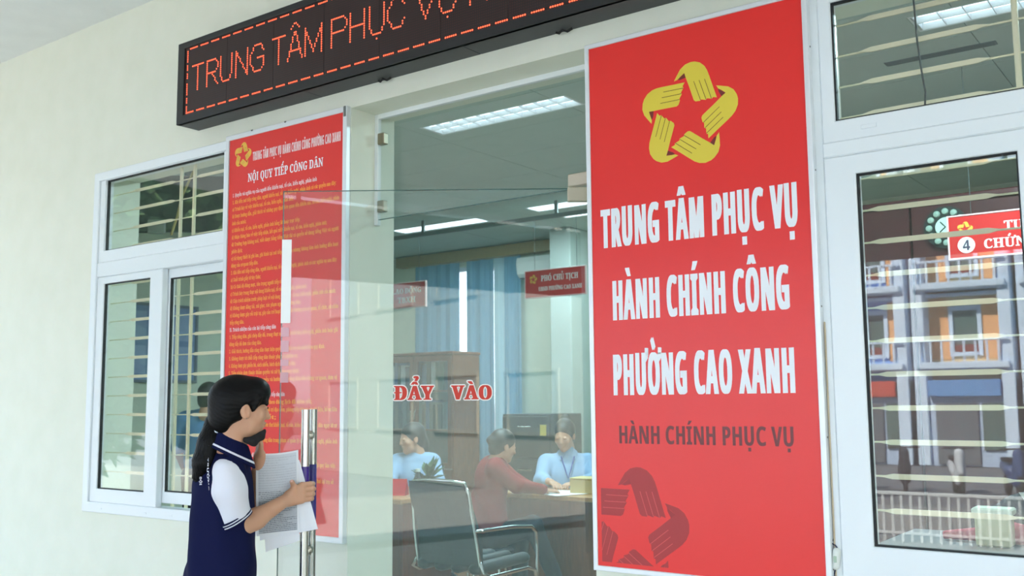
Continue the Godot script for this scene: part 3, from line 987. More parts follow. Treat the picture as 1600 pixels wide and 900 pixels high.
const NOTICE := [
	["I. Quyền và nghĩa vụ của người đến khiếu nại, tố cáo, kiến nghị, phản ánh", -3.475, 1],
	["1. Khi đến nơi tiếp công dân, người khiếu nại, tố cáo, kiến nghị, phản ánh có các quyền sau đây:", -3.345, 0],
	["a) Trình bày về việc khiếu nại, tố cáo, kiến nghị, phản ánh;", -3.637, 0],
	["b) Được hướng dẫn, giải thích về những quy định liên quan đến khiếu nại, tố cáo, kiến nghị, phản", -3.324, 0],
	["ánh của mình;", -3.986, 0],
	["c) Khiếu nại, tố cáo, kiến nghị, phản ánh bằng lời hoặc trực tiếp;", -3.589, 0],
	["d) Nhận thông báo về việc tiếp nhận, kết quả xử lý khiếu nại, tố cáo, kiến nghị, phản ánh;", -3.404, 0],
	["đ) Trường hợp không nói, viết được bằng tiếng Việt thì có quyền sử dụng tiếng Việt và người", -3.325, 0],
	["phiên dịch;", -4.011, 0],
	["e) Sử dụng thiết bị ghi âm, ghi hình tại nơi tiếp công dân nhưng không làm ảnh hưởng đến hoạt", -3.326, 0],
	["động của cơ quan tiếp dân.", -3.888, 0],
	["2. Khi đến nơi tiếp công dân, người khiếu nại, tố cáo, kiến nghị, phản ánh có các nghĩa vụ sau đây:", -3.334, 0],
	["a) Xuất trình giấy tờ tùy thân;", -3.867, 0],
	["b) Có thái độ đúng mực, tôn trọng người tiếp công dân;", -3.65, 0],
	["c) Trình bày trung thực nội dung khiếu nại, tố cáo, kiến nghị, phản ánh;", -3.535, 0],
	["d) Chịu trách nhiệm trước pháp luật về nội dung khiếu nại, tố cáo, kiến nghị, phản ánh của mình;", -3.34, 0],
	["đ) Không được đăng tải, xúi giục, xúc phạm người tiếp công dân;", -3.575, 0],
	["e) Không được gây rối trật tự, gây cản trở hoạt động bình thường của cơ quan, tổ chức, cá nhân", -3.322, 0],
	["tiếp công dân.", -3.986, 0],
	["II. Trách nhiệm của cán bộ tiếp công dân", -3.747, 1],
	["1. Tiếp công dân, ghi chép đầy đủ, trung thực nội dung trình bày, kiến nghị, phản ánh hoặc ghi", -3.323, 0],
	["đúng đầy đủ đơn của công dân.", -3.851, 0],
	["2. Giải thích, hướng dẫn công dân thực hiện quyền và nghĩa vụ của mình theo quy định.", -3.408, 0],
	["3. Không được từ chối tiếp công dân thuộc phạm vi nhiệm vụ;", -3.59, 0],
	["4. Không được gây phiền hà, sách nhiễu, hách dịch với người dân;", -3.604, 0],
	["5. Tiếp nhận đơn thuộc thẩm quyền và xử lý theo quy định;", -3.579, 0],
	["6. Chuyển đơn đúng thẩm quyền và hướng dẫn công dân đến đúng cơ quan, đơn vị", -3.325, 0],
	["giải quyết.", -3.99, 0],
	["III. Trách nhiệm của người đứng đầu cơ quan tiếp công dân", -3.676, 1],
	["1. Thực hiện tiếp công dân theo đúng lịch đã niêm yết;", -3.49, 0],
	["2. Phân công cán bộ tiếp công dân, bố trí địa điểm, phòng tiếp dân và các tài liệu, hồ sơ liên", -3.323, 0],
	["quan cần thiết;", -3.736, 0],
	["3. Chỉ đạo giải quyết kịp thời các đơn thư khiếu nại, tố cáo, kiến nghị của công dân ngay từ cơ", -3.322, 0],
	["sở;", -4.04, 0],
	["4. Chịu trách nhiệm về việc tiếp công dân trong phạm vi quản lý của mình, kiến nghị, phản ánh", -3.32, 0],
	["với cấp trên;", -3.98, 0],
	["IV. Lịch tiếp công dân", -3.87, 1],
	["1. Lãnh đạo tiếp công dân vào các ngày trong tuần theo lịch công khai và theo nội quy làm việc", -3.33, 0],
	["của cơ quan;", -3.98, 0],
	["2. Cán bộ tiếp công dân thường xuyên trong giờ hành chính và nội dung công khai tại trụ sở", -3.34, 0],
	["theo quy định.", -3.97, 0]]

func make_poster() -> void:
	var z := 0.02
	var t := thing("notice_poster", "red framed notice board with small yellow text behind the girl", "notice board", Vector3.ZERO)
	var red := mat("poster_red", col(228, 42, 35), 0.35)
	part("panel", boxm(Vector3(-4.128, 0.858, 0.004), Vector3(-3.297, 2.812, z)), red, t)
	sign_frame(t, -4.157, -3.275, 0.835, 2.825, 0.026, z)
	for p in [Vector3(-3.287, 2.80, z + 0.006), Vector3(-3.95, 2.823, 0.024), Vector3(-3.70, 2.823, 0.024)]:
		part("hook", cbox(Vector3.ZERO, Vector3(0.014, 0.05 if p.x > -3.4 else 0.008, 0.012), 0.003), mat("hook_steel", col(130, 132, 130), 0.4, 0.6), t, p)
	var white := mat("print_white", col(238, 240, 244), 0.4)
	var pink := mat("print_pale", col(246, 214, 214), 0.4)
	var orange := mat("print_orange", col(255, 168, 60), 0.4)
	var zz := z + 0.0006
	part("lettering", letters("TRUNG TÂM PHỤC VỤ HÀNH CHÍNH CÔNG PHƯỜNG CAO XANH", "Droid Sans", 700, -3.946, -3.318, 2.667, 0.045, 4.5, 1.6, 0.0, zz), pink, t)
	part("lettering", letters("NỘI QUY TIẾP CÔNG DÂN", "Droid Serif", 700, -3.98, -3.434, 2.564, 0.042, 1.0, 1.6, 0.0, zz), white, t)
	hand_star(t, Vector2(-4.024, 2.708), 0.345, z, mat("print_gold", col(236, 186, 70), 0.4), mat("print_olive", col(120, 84, 30), 0.5), mat("print_fold", col(120, 36, 22), 0.5))
	for i in NOTICE.size():
		var l: Array = NOTICE[i]
		part("text_line", letters(l[0], "Droid Serif", 700, -4.096, l[1], 2.499 - i * 0.03605, 0.0185, 2.4 if l[2] == 0 else 3.4, 4.0, 0.0, zz), pink if l[2] else orange, t)

# ---------------------------------------------------------------- small things on the outside of the wall
func make_small_outside() -> void:
	var t := thing("inline_switch", "small white inline cord switch hanging beside the big red sign", "switch", Vector3(-1.088, 0.952, 0.014))
	var ivory := mat("ivory_plastic", col(222, 226, 220), 0.4)
	var b := Blob.new(Vector3(-0.04, -0.05, -0.03), Vector3(0.04, 0.05, 0.03), 0.0035)
	b.cap(Vector3(0.004, 0.022, 0), Vector3(-0.002, -0.022, 0), 0.013, 0.0125, 0.004)
	part("body", b.mesh(), ivory, t)
	part("rocker", cbox(Vector3(0.002, 0.0, 0.013), Vector3(0.010, 0.020, 0.004), 0.0015), mat("grey_green_plastic", col(170, 190, 168), 0.4), t)
	part("cord", tubem([Vector3(0.006, 0.034, 0), Vector3(0.002, 0.042, 0.004), Vector3(-0.012, 0.048, 0.002), Vector3(-0.006, 0.06, -0.008)], 0.0022, 6), mat("dark_cord", col(40, 44, 70), 0.6), t)
	part("cord", tubem([Vector3(-0.003, -0.034, 0), Vector3(-0.008, -0.05, -0.002), Vector3(-0.006, -0.12, -0.006)], 0.0022, 6), mat("dark_cord", col(40, 44, 70), 0.6), t)
	var c := part("trunking", boxm(Vector3(-1.0945, 0.0, 0.006), Vector3(-1.089, 1.7, 0.011), 0.002), mat("tan_cord", col(196, 178, 150), 0.6))
	meta(c, "thin tan cable strip running down beside the red sign", "cable")
	var cab := part("black_cable", tubem([Vector3(-0.789, 2.80, -0.10), Vector3(-0.788, 2.74, -0.10), Vector3(-0.784, 2.60, -0.10), Vector3(-0.776, 2.50, -0.10), Vector3(-0.768, 2.43, -0.10), Vector3(-0.772, 2.385, -0.10), Vector3(-0.80, 2.352, -0.098), Vector3(-0.86, 2.345, -0.09), Vector3(-0.93, 2.338, -0.085)], 0.0032, 6), mat("black_rubber", col(24, 24, 24), 0.7))
	meta(cab, "thin black cable hanging inside the upper right window", "cable")

# ---------------------------------------------------------------- inside the office
func wood(key: String, a: Color, b: Color, rough := 0.4) -> StandardMaterial3D:
	var m := tex_mat(key, noise_tex(0.03, 11, a, b, 256), Vector3(6.0, 0.8, 6.0), rough)
	return m

func area_light(parent: Node, at: Vector3, size: Vector2, energy: float, c: Color) -> void:
	var l := AreaLight3D.new()
	l.name = "tube_light"
	parent.add_child(l, true)
	l.position = at
	l.rotation.x = -PI / 2
	l.area_size = size
	l.light_energy = energy
	l.light_color = c
	l.area_range = 14.0
	l.shadow_enabled = true

func make_troffer(x: float, z: float, label: String, louvred := true) -> void:
	var t := thing("ceiling_light", label, "ceiling light", Vector3(x, 3.453, z), 0.0, "fluorescent ceiling lights")
	var white := mat("light_enamel", col(232, 238, 240), 0.3)
	var chrome := mat("light_louvre", col(236, 242, 246), 0.35)
	part("housing", framem(-0.62, 0.62, -0.125, 0.125, [0.012, 0.012, 0.012, 0.012], 0.054, 0.0, 0.002), white, t).rotation.x = PI / 2
	part("backplate", boxm(Vector3(-0.61, -0.008, -0.115), Vector3(0.61, -0.003, 0.115)), white, t)
	var tube_m := glow("fluorescent_tube_glow", Color(0.90, 0.97, 1.0), 3.2)
	if not louvred:
		part("diffuser", boxm(Vector3(-0.605, -0.05, -0.112), Vector3(0.605, -0.012, 0.112), 0.012), glow("diffuser_light_glow", Color(0.90, 0.97, 1.0), 3.0), t)
	for s in ([-0.055, 0.055] if louvred else []):
		part("tube", tubem([Vector3(-0.58, -0.022, s), Vector3(0.58, -0.022, s)], 0.013, 12), tube_m, t)
	if louvred:
		for s in [-0.114, 0.0, 0.114]:
			part("reflector", prof_bar(s), chrome, t)
		for i in 11:
			part("louvre_blade", boxm(Vector3(-0.6 + i * 0.12 - 0.002, -0.051, -0.113), Vector3(-0.6 + i * 0.12 + 0.002, -0.008, 0.113)), chrome, t)
	area_light(t, Vector3(0, -0.06, 0), Vector2(1.18, 0.22), 12.0 if louvred else 3.4, Color(0.82, 0.98, 1.0))

func prof_bar(s: float) -> ArrayMesh:
	var st := sur()
	var p := PackedVector2Array([Vector2(s - 0.003, -0.052), Vector2(s + 0.003, -0.052), Vector2(s + 0.022, -0.012), Vector2(s - 0.022, -0.012)])
	if absf(s) > 0.1:
		p = PackedVector2Array([Vector2(s - 0.003, -0.052), Vector2(s + 0.003, -0.052), Vector2(s + 0.003 - signf(s) * 0.02, -0.012), Vector2(s - 0.003, -0.012)])
	prism(st, p, -0.61, 0.61, Transform3D(Basis(Vector3(0, 0, 1), Vector3(0, 1, 0), Vector3(-1, 0, 0)), Vector3.ZERO))
	return st.commit()

func hanging_sign(x0: float, y0: float, z: float, w: float, h: float, top: float, lines: Array, label: String, digit := "") -> void:
	var t := thing("hanging_sign", label, "hanging sign", Vector3(x0, y0, z), 0.0, "red desk signs hung from the ceiling")
	var red := mat("hanging_sign_red", col(198, 34, 32), 0.4)
	part("panel", boxm(Vector3(0, 0, -0.008), Vector3(w, h, 0.008)), red, t)
	part("border", framem(-0.006, w + 0.006, -0.006, h + 0.006, [0.010, 0.010, 0.010, 0.010], 0.012, -0.012, 0.002), mat("pale_pink_edge", col(232, 196, 196), 0.4), t)
	for x in [w * 0.16, w * 0.86]:
		part("wire", tubem([Vector3(x, h, 0), Vector3(x, top - y0, 0)], 0.0022, 5), mat("hang_wire", col(70, 76, 76), 0.5), t)
	var white := mat("sign_print_white", col(240, 236, 234), 0.5)
	for l in lines:
		part("lettering", letters(l[0], "Droid Serif", 700, l[1], l[2], l[3], l[4], 0.8, 1.5, 0.0, 0.0095), white, t)
	hand_star(t, Vector2(h * 0.37, h * 0.68), h * 0.9, 0.009, mat("print_gold", col(236, 186, 70), 0.4), mat("print_olive", col(120, 84, 30), 0.5), mat("print_fold", col(120, 36, 22), 0.5))
	if digit:
		var c := Vector2(h * 0.38, h * 0.30)
		var st := sur()
		var p := PackedVector2Array()
		for k in 20:
			p.append(c + Vector2.from_angle(TAU * k / 20) * h * 0.19)
		prism(st, p, 0.008, 0.0095)
		part("number_disc", st.commit(), white, t)
		part("number", letters(digit, "Droid Sans", 700, c.x - h * 0.08, c.x + h * 0.08, c.y - h * 0.12, h * 0.24, 0.0, 1.5, 0.0, 0.011), mat("print_grey", col(70, 60, 80), 0.5), t)

func make_desk(x0: float, x1: float, zf: float, zb: float, h: float, label: String) -> void:
	var m := wood("desk_wood", col(120, 62, 36), col(92, 46, 26))
	var t := thing("desk", label, "desk", Vector3((x0 + x1) / 2, FLOOR_IN, (zf + zb) / 2), 0.0, "wooden office desks")
	var w := (x1 - x0) / 2
	var d := (zf - zb) / 2
	part("desktop", boxm(Vector3(-w, h - 0.035, -d), Vector3(w, h, d), 0.006), wood("desk_top_wood", col(178, 132, 84), col(158, 112, 68)), t)
	part("front_panel", boxm(Vector3(-w + 0.05, 0.06, d - 0.06), Vector3(w - 0.05, h - 0.035, d - 0.035), 0.003), m, t)
	for s in [-1.0, 1.0]:
		part("side_panel", boxm(Vector3(s * (w - 0.03) - 0.018, 0, -d + 0.03), Vector3(s * (w - 0.03) + 0.018, h - 0.035, d - 0.03), 0.003), m, t)
	for k in 3:
		var dr := part("drawer", boxm(Vector3(w - 0.45, 0.1 + k * 0.18, -d + 0.03), Vector3(w - 0.055, 0.27 + k * 0.18, -d + 0.05), 0.004), m, t)
		part("knob", lathem([Vector2(0.0, 0.0), Vector2(0.012, 0.0), Vector2(0.012, 0.015), Vector2(0, 0.02)], Vector3.ZERO, 10), mat("steel", col(200, 198, 192), 0.22, 1.0), dr, Vector3(w - 0.25, 0.185 + k * 0.18, -d + 0.03)).rotation.x = -PI / 2

func make_chair(at: Vector3, turn: float, label: String) -> void:
	# sled-base visitor chair: dark padded back and seat in a bent chrome tube; faces its own +x
	var t := thing("visitor_chair", label, "chair", at, turn)
	var pad := mat("dark_leather", col(44, 48, 50), 0.45)
	var chrome := mat("chrome_tube", col(214, 216, 218), 0.15, 1.0)
	var st := sur()
	var rows := 10
	for i in rows:
		for j in 8:
			var q := []
			for k in [[0, 0], [0, 1], [1, 1], [1, 0]]:
				var a: float = (i + k[0]) / float(rows)
				var b: float = (j + k[1]) / 8.0 - 0.5
				q.append([a, b])
			for side in [0.0, 1.0]:
				var v := []
				for e in q:
					var y: float = 0.47 + e[0] * 0.45
					var xx: float = -0.20 - e[0] * 0.09 - 0.03 * cos(e[1] * PI) + 0.02 * sin(e[0] * 5.0)
					v.append(Vector3(xx + side * 0.028, y, e[1] * (0.45 - 0.05 * e[0] * e[0])))
				quad(st, v[0], v[1], v[2], v[3], Vector3(1 if side > 0.5 else -1, 0, 0))
	part("backrest", st.commit(), pad, t)
	part("back_edge", tubem([Vector3(-0.20, 0.47, -0.228), Vector3(-0.235, 0.65, -0.224), Vector3(-0.27, 0.86, -0.208), Vector3(-0.282, 0.915, -0.19), Vector3(-0.29, 0.926, -0.1), Vector3(-0.296, 0.928, 0.0), Vector3(-0.29, 0.926, 0.1), Vector3(-0.282, 0.915, 0.19), Vector3(-0.27, 0.86, 0.208), Vector3(-0.235, 0.65, 0.224), Vector3(-0.20, 0.47, 0.228)], 0.011, 8), chrome, t)
	var b := Blob.new(Vector3(-0.28, 0.38, -0.3), Vector3(0.34, 0.54, 0.3), 0.014)
	for z in [-0.19, -0.06, 0.06, 0.19]:
		b.cap(Vector3(-0.19, 0.455, z), Vector3(0.23, 0.465, z), 0.042, 0.04, 0.03, Vector3.UP, 0.8)
	part("seat", b.mesh(), pad, t)
	for s in [-1.0, 1.0]:
		var z: float = s * 0.26
		part("side_frame", tubem([Vector3(-0.20, 0.50, s * 0.225), Vector3(-0.21, 0.44, z), Vector3(-0.16, 0.415, z), Vector3(0.18, 0.42, z), Vector3(0.25, 0.40, z), Vector3(0.27, 0.33, z), Vector3(0.27, 0.06, z), Vector3(0.24, 0.015, z), Vector3(0.16, 0.012, z), Vector3(-0.22, 0.012, z)], 0.011, 8), chrome, t)
		part("armrest", tubem([Vector3(-0.235, 0.66, s * 0.226), Vector3(-0.20, 0.665, z), Vector3(0.05, 0.66, z), Vector3(0.22, 0.645, z), Vector3(0.262, 0.61, z), Vector3(0.27, 0.52, z), Vector3(0.27, 0.33, z)], 0.011, 8), chrome, t)
	part("cross_tube", tubem([Vector3(-0.22, 0.012, -0.26), Vector3(-0.22, 0.012, 0.26)], 0.011, 8), chrome, t)

func make_office() -> void:
	make_troffer(-4.01, -2.125, "louvred fluorescent ceiling light seen through the glass above the door")
	make_troffer(-0.66, -2.125, "louvred fluorescent ceiling light seen through the upper right window")
	make_troffer(-7.11, -5.12, "far white fluorescent ceiling light above the left hanging sign", false)
	make_troffer(-5.15, -5.0, "far white ceiling light above the right hanging sign, nearer of the two", false)
	make_troffer(-5.12, -5.48, "far white ceiling light above the right hanging sign, farther of the two", false)
	var vent := thing("ceiling_vent", "dark slotted vent in the ceiling behind the upper right window", "vent", Vector3(-1.28, 3.4, -2.67))
	part("vent_frame", boxm(Vector3(-0.30, -0.004, -0.035), Vector3(0.30, 0.006, 0.035), 0.002), mat("vent_grey", col(84, 92, 98), 0.6), vent)
	for k in 5:
		part("slat", boxm(Vector3(-0.29, -0.007, -0.028 + k * 0.013), Vector3(0.29, -0.004, -0.022 + k * 0.013)), mat("vent_slat", col(60, 66, 72), 0.6), vent)
	# sign rail below the ceiling
	var steel_grey := mat("rail_grey", col(104, 110, 108), 0.5)
	var rail := thing("sign_rail", "long grey rail hung under the office ceiling that carries the desk signs", "rail", Vector3(0, 3.25, -4.75))
	part("bar", boxm(Vector3(-8.3, -0.02, -0.02), Vector3(-3.6, 0.02, 0.02), 0.003), steel_grey, rail)
	for x in [-8.1, -7.02, -5.3, -3.9]:
		part("hanger", boxm(Vector3(x - 0.018, 0.02, -0.012), Vector3(x + 0.018, 0.15, 0.012), 0.002), steel_grey, rail)
	hanging_sign(-5.675, 2.465, -4.75, 0.70, 0.265, 3.25, [["PHÓ CHỦ TỊCH", 0.19, 0.62, 0.155, 0.055], ["UBND PHƯỜNG CAO XANH", 0.16, 0.66, 0.06, 0.04]], "red hanging sign with white text beside the white pillar")
	hanging_sign(-7.68, 2.475, -4.75, 0.70, 0.27, 3.25, [["LAO ĐỘNG", 0.22, 0.64, 0.155, 0.055], ["TBXH", 0.30, 0.56, 0.055, 0.06]], "red hanging sign half hidden by the left door jamb")
	hanging_sign(-1.36, 2.26, -3.0, 0.80, 0.25, 3.4, [["TƯ PHÁP", 0.30, 0.62, 0.145, 0.05], ["CHỨNG THỰC", 0.19, 0.70, 0.045, 0.055]], "red hanging sign with the number 4 behind the right window", "4")
	# round wall clock on the partition
	var clock := thing("wall_clock", "round wall clock ringed with pale green beads on the dark partition", "clock", Vector3(-1.435, 2.50, -3.29))
	var dark := mat("clock_dark", col(28, 40, 36), 0.5)
	part("face", lathem([Vector2(0, 0), Vector2(0.13, 0), Vector2(0.13, 0.012), Vector2(0, 0.014)], Vector3.ZERO, 28), dark, clock).rotation.x = PI / 2
	part("dial", lathem([Vector2(0, 0.014), Vector2(0.062, 0.014), Vector2(0.06, 0.02), Vector2(0, 0.021)], Vector3.ZERO, 24), mat("clock_pale", col(196, 222, 208), 0.5), clock).rotation.x = PI / 2
	for k in 12:
		part("bead", lathem([Vector2(0, 0.012), Vector2(0.021, 0.014), Vector2(0.017, 0.024), Vector2(0, 0.028)], Vector3.ZERO, 12), mat("clock_bead", col(150, 172, 158), 0.5), clock, Vector3(cos(TAU * k / 12), sin(TAU * k / 12), 0) * 0.098).rotation.x = PI / 2
	for a in [0.7, 2.3]:
		part("hand", boxm(Vector3(-0.003, 0, 0.021), Vector3(0.003, 0.045, 0.023)), dark, clock).rotation.z = a
	# back window with blue curtains
	var w := Node3D.new()
	w.name = "window_3"
	add_child(w)
	meta(w, "bright window in the back wall behind the blue curtains", "", "", "structure")
	part("frame", framem(-8.82, -7.15, 0.95, 3.2, [0.05, 0.05, 0.05, 0.05], -6.78, -6.86), upvc(), w)
	part("pane", boxm(Vector3(-8.77, 1.0, -6.825), Vector3(-7.2, 3.15, -6.819)), glass("window_glass", col(150, 175, 165), 0.05), w)
	for x in [-8.27, -7.7]:
		part("mullion", boxm(Vector3(x - 0.025, 1.0, -6.85), Vector3(x + 0.025, 3.15, -6.79), 0.004), upvc(), w)
	var blue := mat("curtain_blue", col(128, 172, 198), 0.9)
	blue.backlight_enabled = true
	blue.backlight = Color(0.55, 0.62, 0.66)
	var pale := mat("curtain_pale", col(186, 214, 224), 0.9)
	pale.backlight_enabled = true
	pale.backlight = Color(0.7, 0.75, 0.78)
	for c in [[-8.80, -8.075, blue, "blue curtain panel left of the bright gap in the back window"], [-7.93, -7.49, blue, "blue curtain panel right of the bright gap in the back window"], [-7.49, -7.33, pale, "narrow pale curtain fold between two blue curtain panels"], [-7.33, -7.07, blue, "blue curtain panel nearest the air conditioner"]]:
		var cur := part("curtain", curtain(c[0], c[1], 0.35, 3.24), c[2])
		meta(cur, c[3], "curtain", "curtains of the back window")
	var pel := part("pelmet", boxm(Vector3(-9.1, 3.25, -6.69), Vector3(-6.3, 3.385, -6.55), 0.004), wood("pelmet_wood", col(170, 148, 104), col(152, 132, 92)))
	meta(pel, "tan wooden pelmet above the blue curtains", "pelmet")
	var ac := thing("air_conditioner", "white split air conditioner on the back wall right of the curtains", "air conditioner", Vector3(-6.71, 2.93, -6.69))
	var acw := mat("appliance_white", col(226, 232, 230), 0.35)
	var st := sur()
	prism(st, PackedVector2Array([Vector2(0, 0.03), Vector2(0.12, 0), Vector2(0.19, 0.06), Vector2(0.21, 0.20), Vector2(0.19, 0.26), Vector2(0, 0.27)]), -0.34, 0.34, Transform3D(Basis(Vector3(0, 0, 1), Vector3(0, 1, 0), Vector3(-1, 0, 0)), Vector3.ZERO))
	part("body", st.commit(), acw, ac)
	part("vent_flap", boxm(Vector3(-0.31, 0.0, 0.13), Vector3(0.31, 0.012, 0.185), 0.003), mat("vent_grey", col(84, 92, 98), 0.6), ac)
	# pillar
	struct("wall_pillar", boxm(Vector3(-6.27, FLOOR_IN, -6.7), Vector3(-5.99, 3.4, -6.05), 0.01), plaster("pillar_white", col(188, 197, 192), col(182, 191, 186)), "white square pillar in front of the back wall")
	make_bookcase()
	# black cabinet behind the clerk
	var cab := thing("filing_cabinet", "black filing cabinet with a yellow sticker behind the right clerk", "cabinet", Vector3(-5.50, FLOOR_IN, -4.5))
	var blk := mat("cabinet_black", col(32, 36, 38), 0.4)
	part("body", boxm(Vector3(-0.30, 0, -0.55), Vector3(0.26, 1.24, -0.02), 0.006), blk, cab)
	for k in 3:
		var dr := part("drawer", boxm(Vector3(-0.29, 0.03 + k * 0.40, -0.02), Vector3(0.25, 0.42 + k * 0.40, 0.0), 0.006), blk, cab)
		part("handle", tubem([Vector3(-0.09, 0.32 + k * 0.40, 0.0), Vector3(-0.09, 0.32 + k * 0.40, 0.025), Vector3(0.05, 0.32 + k * 0.40, 0.025), Vector3(0.05, 0.32 + k * 0.40, 0.0)], 0.007, 6), mat("steel", col(200, 198, 192), 0.22, 1.0), dr)
	part("sticker", boxm(Vector3(0.15, 1.04, 0.0), Vector3(0.22, 1.14, 0.002)), mat("sticker_yellow", col(214, 190, 70), 0.5), cab)
	make_desk(-4.55, -2.6, -2.52, -3.08, 0.72, "wooden desk in front of the right clerk beside the red signboard")
	make_desk(-5.95, -4.57, -1.76, -2.32, 0.72, "wooden desk in front of the left clerk at the left door jamb")
	make_chair(Vector3(-3.63, FLOOR_IN, -1.33), YAW + deg_to_rad(52), "empty dark visitor chair with chrome tube frame inside the doorway")
	var stool := thing("stool", "low dark round stool under the visitor in the red jacket", "stool", Vector3(-4.20, FLOOR_IN, -2.24))
	part("seat", lathem([Vector2(0, 0.33), Vector2(0.15, 0.33), Vector2(0.165, 0.35), Vector2(0.165, 0.37), Vector2(0.15, 0.385), Vector2(0, 0.39)], Vector3.ZERO, 24), mat("dark_leather", col(44, 48, 50), 0.45), stool)
	for k in 4:
		var a := TAU * k / 4 + 0.4
		part("leg", tubem([Vector3(cos(a) * 0.10, 0.335, sin(a) * 0.10), Vector3(cos(a) * 0.17, 0.0, sin(a) * 0.17)], 0.011, 8), mat("chrome_tube", col(214, 216, 218), 0.15, 1.0), stool)
	desk_things()
	# left window: notice board, hung monitor
	var nb := thing("notice_board", "blue notice board in a grey frame on the side wall behind the left window", "notice board", Vector3(-9.3, 1.71, -3.13), PI / 2)
	part("board", boxm(Vector3(-0.43, 0, 0), Vector3(0.43, 0.8, 0.012)), mat("board_blue", col(118, 140, 186), 0.7), nb)
	part("board_frame", framem(-0.45, 0.45, -0.02, 0.82, [0.03, 0.03, 0.03, 0.03], 0.025, 0.0), mat("board_grey", col(112, 120, 138), 0.5), nb)
	for k in 6:
		part("pinned_sheet", cbox(Vector3(-0.29 + (k % 3) * 0.29, 0.22 + floorf(k / 3.0) * 0.36, 0.014), Vector3(0.21, 0.297, 0.001)), mat("pinned_paper", col(150, 168, 208), 0.8), nb)
	var mon := thing("monitor", "black monitor hung from the office ceiling behind the upper left window", "monitor", Vector3(-5.93, 2.66, -1.02), YAW + 0.1)
	part("case", boxm(Vector3(-0.33, 0, -0.04), Vector3(0.30, 0.40, 0.02), 0.008), mat("monitor_black", col(30, 30, 30), 0.4), mon)
	part("stem", boxm(Vector3(-0.03, 0.40, -0.03), Vector3(0.03, 0.74, 0.0), 0.004), mat("rail_grey", col(104, 110, 108), 0.5), mon)
	part("plug_box", boxm(Vector3(-0.26, -0.02, 0.02), Vector3(-0.14, 0.08, 0.05), 0.006), mat("grey_plastic", col(120, 120, 116), 0.5), mon)
	part("cable_loop", tubem([Vector3(-0.26, 0.05, 0.03), Vector3(-0.35, 0.06, 0.04), Vector3(-0.37, 0.03, 0.04), Vector3(-0.33, -0.01, 0.04), Vector3(-0.24, -0.01, 0.04)], 0.007, 6), mat("black_rubber", col(24, 24, 24), 0.7), mon)
	part("cable", tubem([Vector3(-0.10, -0.03, 0.04), Vector3(-0.06, 0.1, 0.05), Vector3(-0.03, 0.25, 0.05), Vector3(0.05, 0.45, 0.04), Vector3(0.10, 0.60, 0.02)], 0.009, 6), mat("ochre_cable", col(170, 146, 84), 0.5), mon)
	# on the counter inside the right window
	var ct := thing("counter", "pale counter just inside the right window", "counter", Vector3(-0.45, FLOOR_IN, -0.62))
	part("worktop", boxm(Vector3(-0.65, 0.80, -0.32), Vector3(0.75, 0.845, 0.28), 0.005), mat("counter_grey", col(128, 130, 134), 0.4), ct)
	for x in [-0.6, 0.7]:
		part("side_panel", boxm(Vector3(x - 0.02, 0, -0.28), Vector3(x + 0.02, 0.80, 0.24), 0.003), wood("desk_wood", col(120, 62, 36), col(92, 46, 26)), ct)
	var bx := thing("storage_box", "beige plastic box with a lid on the counter inside the right window", "box", Vector3(-0.742, 0.945, -0.6))
	part("body", boxm(Vector3(-0.056, 0, -0.04), Vector3(0.056, 0.105, 0.04), 0.006), mat("beige_plastic", col(202, 196, 158), 0.5), bx)
	part("lid", boxm(Vector3(-0.064, 0.105, -0.048), Vector3(0.064, 0.13, 0.048), 0.006), mat("beige_lid", col(222, 226, 208), 0.5), bx)
	var bag := thing("cloth_bag", "dark bag with white letters behind the beige box at the right window", "bag", Vector3(-0.70, 0.945, -0.80))
	var bb := Blob.new(Vector3(-0.26, -0.02, -0.14), Vector3(0.34, 0.30, 0.14), 0.012)
	bb.cap(Vector3(-0.10, 0.05, 0), Vector3(0.24, 0.06, 0), 0.06, 0.07, 0.05)
	bb.cap(Vector3(0.0, 0.10, 0), Vector3(0.22, 0.16, 0), 0.06, 0.075, 0.05)
	bb.plane(Vector3(0, 0.0, 0), Vector3.DOWN)
	part("body", bb.mesh(), mat("bag_black", col(34, 36, 44), 0.8), bag)
	part("lettering", letters("V.S", "Droid Sans", 700, 0.02, 0.20, 0.13, 0.045, 1.0, 1.5, 0.0, 0.086), mat("sign_print_white", col(240, 236, 234), 0.5), bag)
	var cl := Blob.new(Vector3(-0.30, -0.02, -0.1), Vector3(0.40, 0.12, 0.12), 0.012)
	cl.cap(Vector3(-0.20, 0.018, 0.03), Vector3(0.02, 0.035, 0.03), 0.016, 0.034, 0.03)
	cl.cap(Vector3(0.02, 0.035, 0.03), Vector3(0.30, 0.03, 0.03), 0.034, 0.028, 0.03)
	cl.plane(Vector3(0, 0.0, 0), Vector3.DOWN)
	var cloth := part("folded_cloth", cl.mesh(), mat("cloth_pink", col(186, 62, 82), 0.9), null, Vector3(-0.72, 0.9455, -0.70))
	meta(cloth, "dark pink folded cloth on the counter beside the beige box", "cloth")

func curtain(x0: float, x1: float, y0: float, y1: float) -> ArrayMesh:
	var st := sur()
	var n := maxi(6, int((x1 - x0) / 0.022))
	var p := []
	for i in n + 1:
		var t := float(i) / n
		p.append(Vector3(lerpf(x0, x1, t), 0, -6.62 + 0.022 * sin(t * n * 0.75) + 0.008 * sin(t * n * 1.9 + 1.0)))
	for i in n:
		var a: Vector3 = p[i]
		var b: Vector3 = p[i + 1]
		quad(st, a + Vector3(0, y0, 0), b + Vector3(0, y0, 0), b + Vector3(0, y1, 0), a + Vector3(0, y1, 0), Vector3(0, 0, 1))
		quad(st, a + Vector3(0, y0, -0.003), b + Vector3(0, y0, -0.003), b + Vector3(0, y1, -0.003), a + Vector3(0, y1, -0.003), Vector3(0, 0, -1))
	return st.commit()

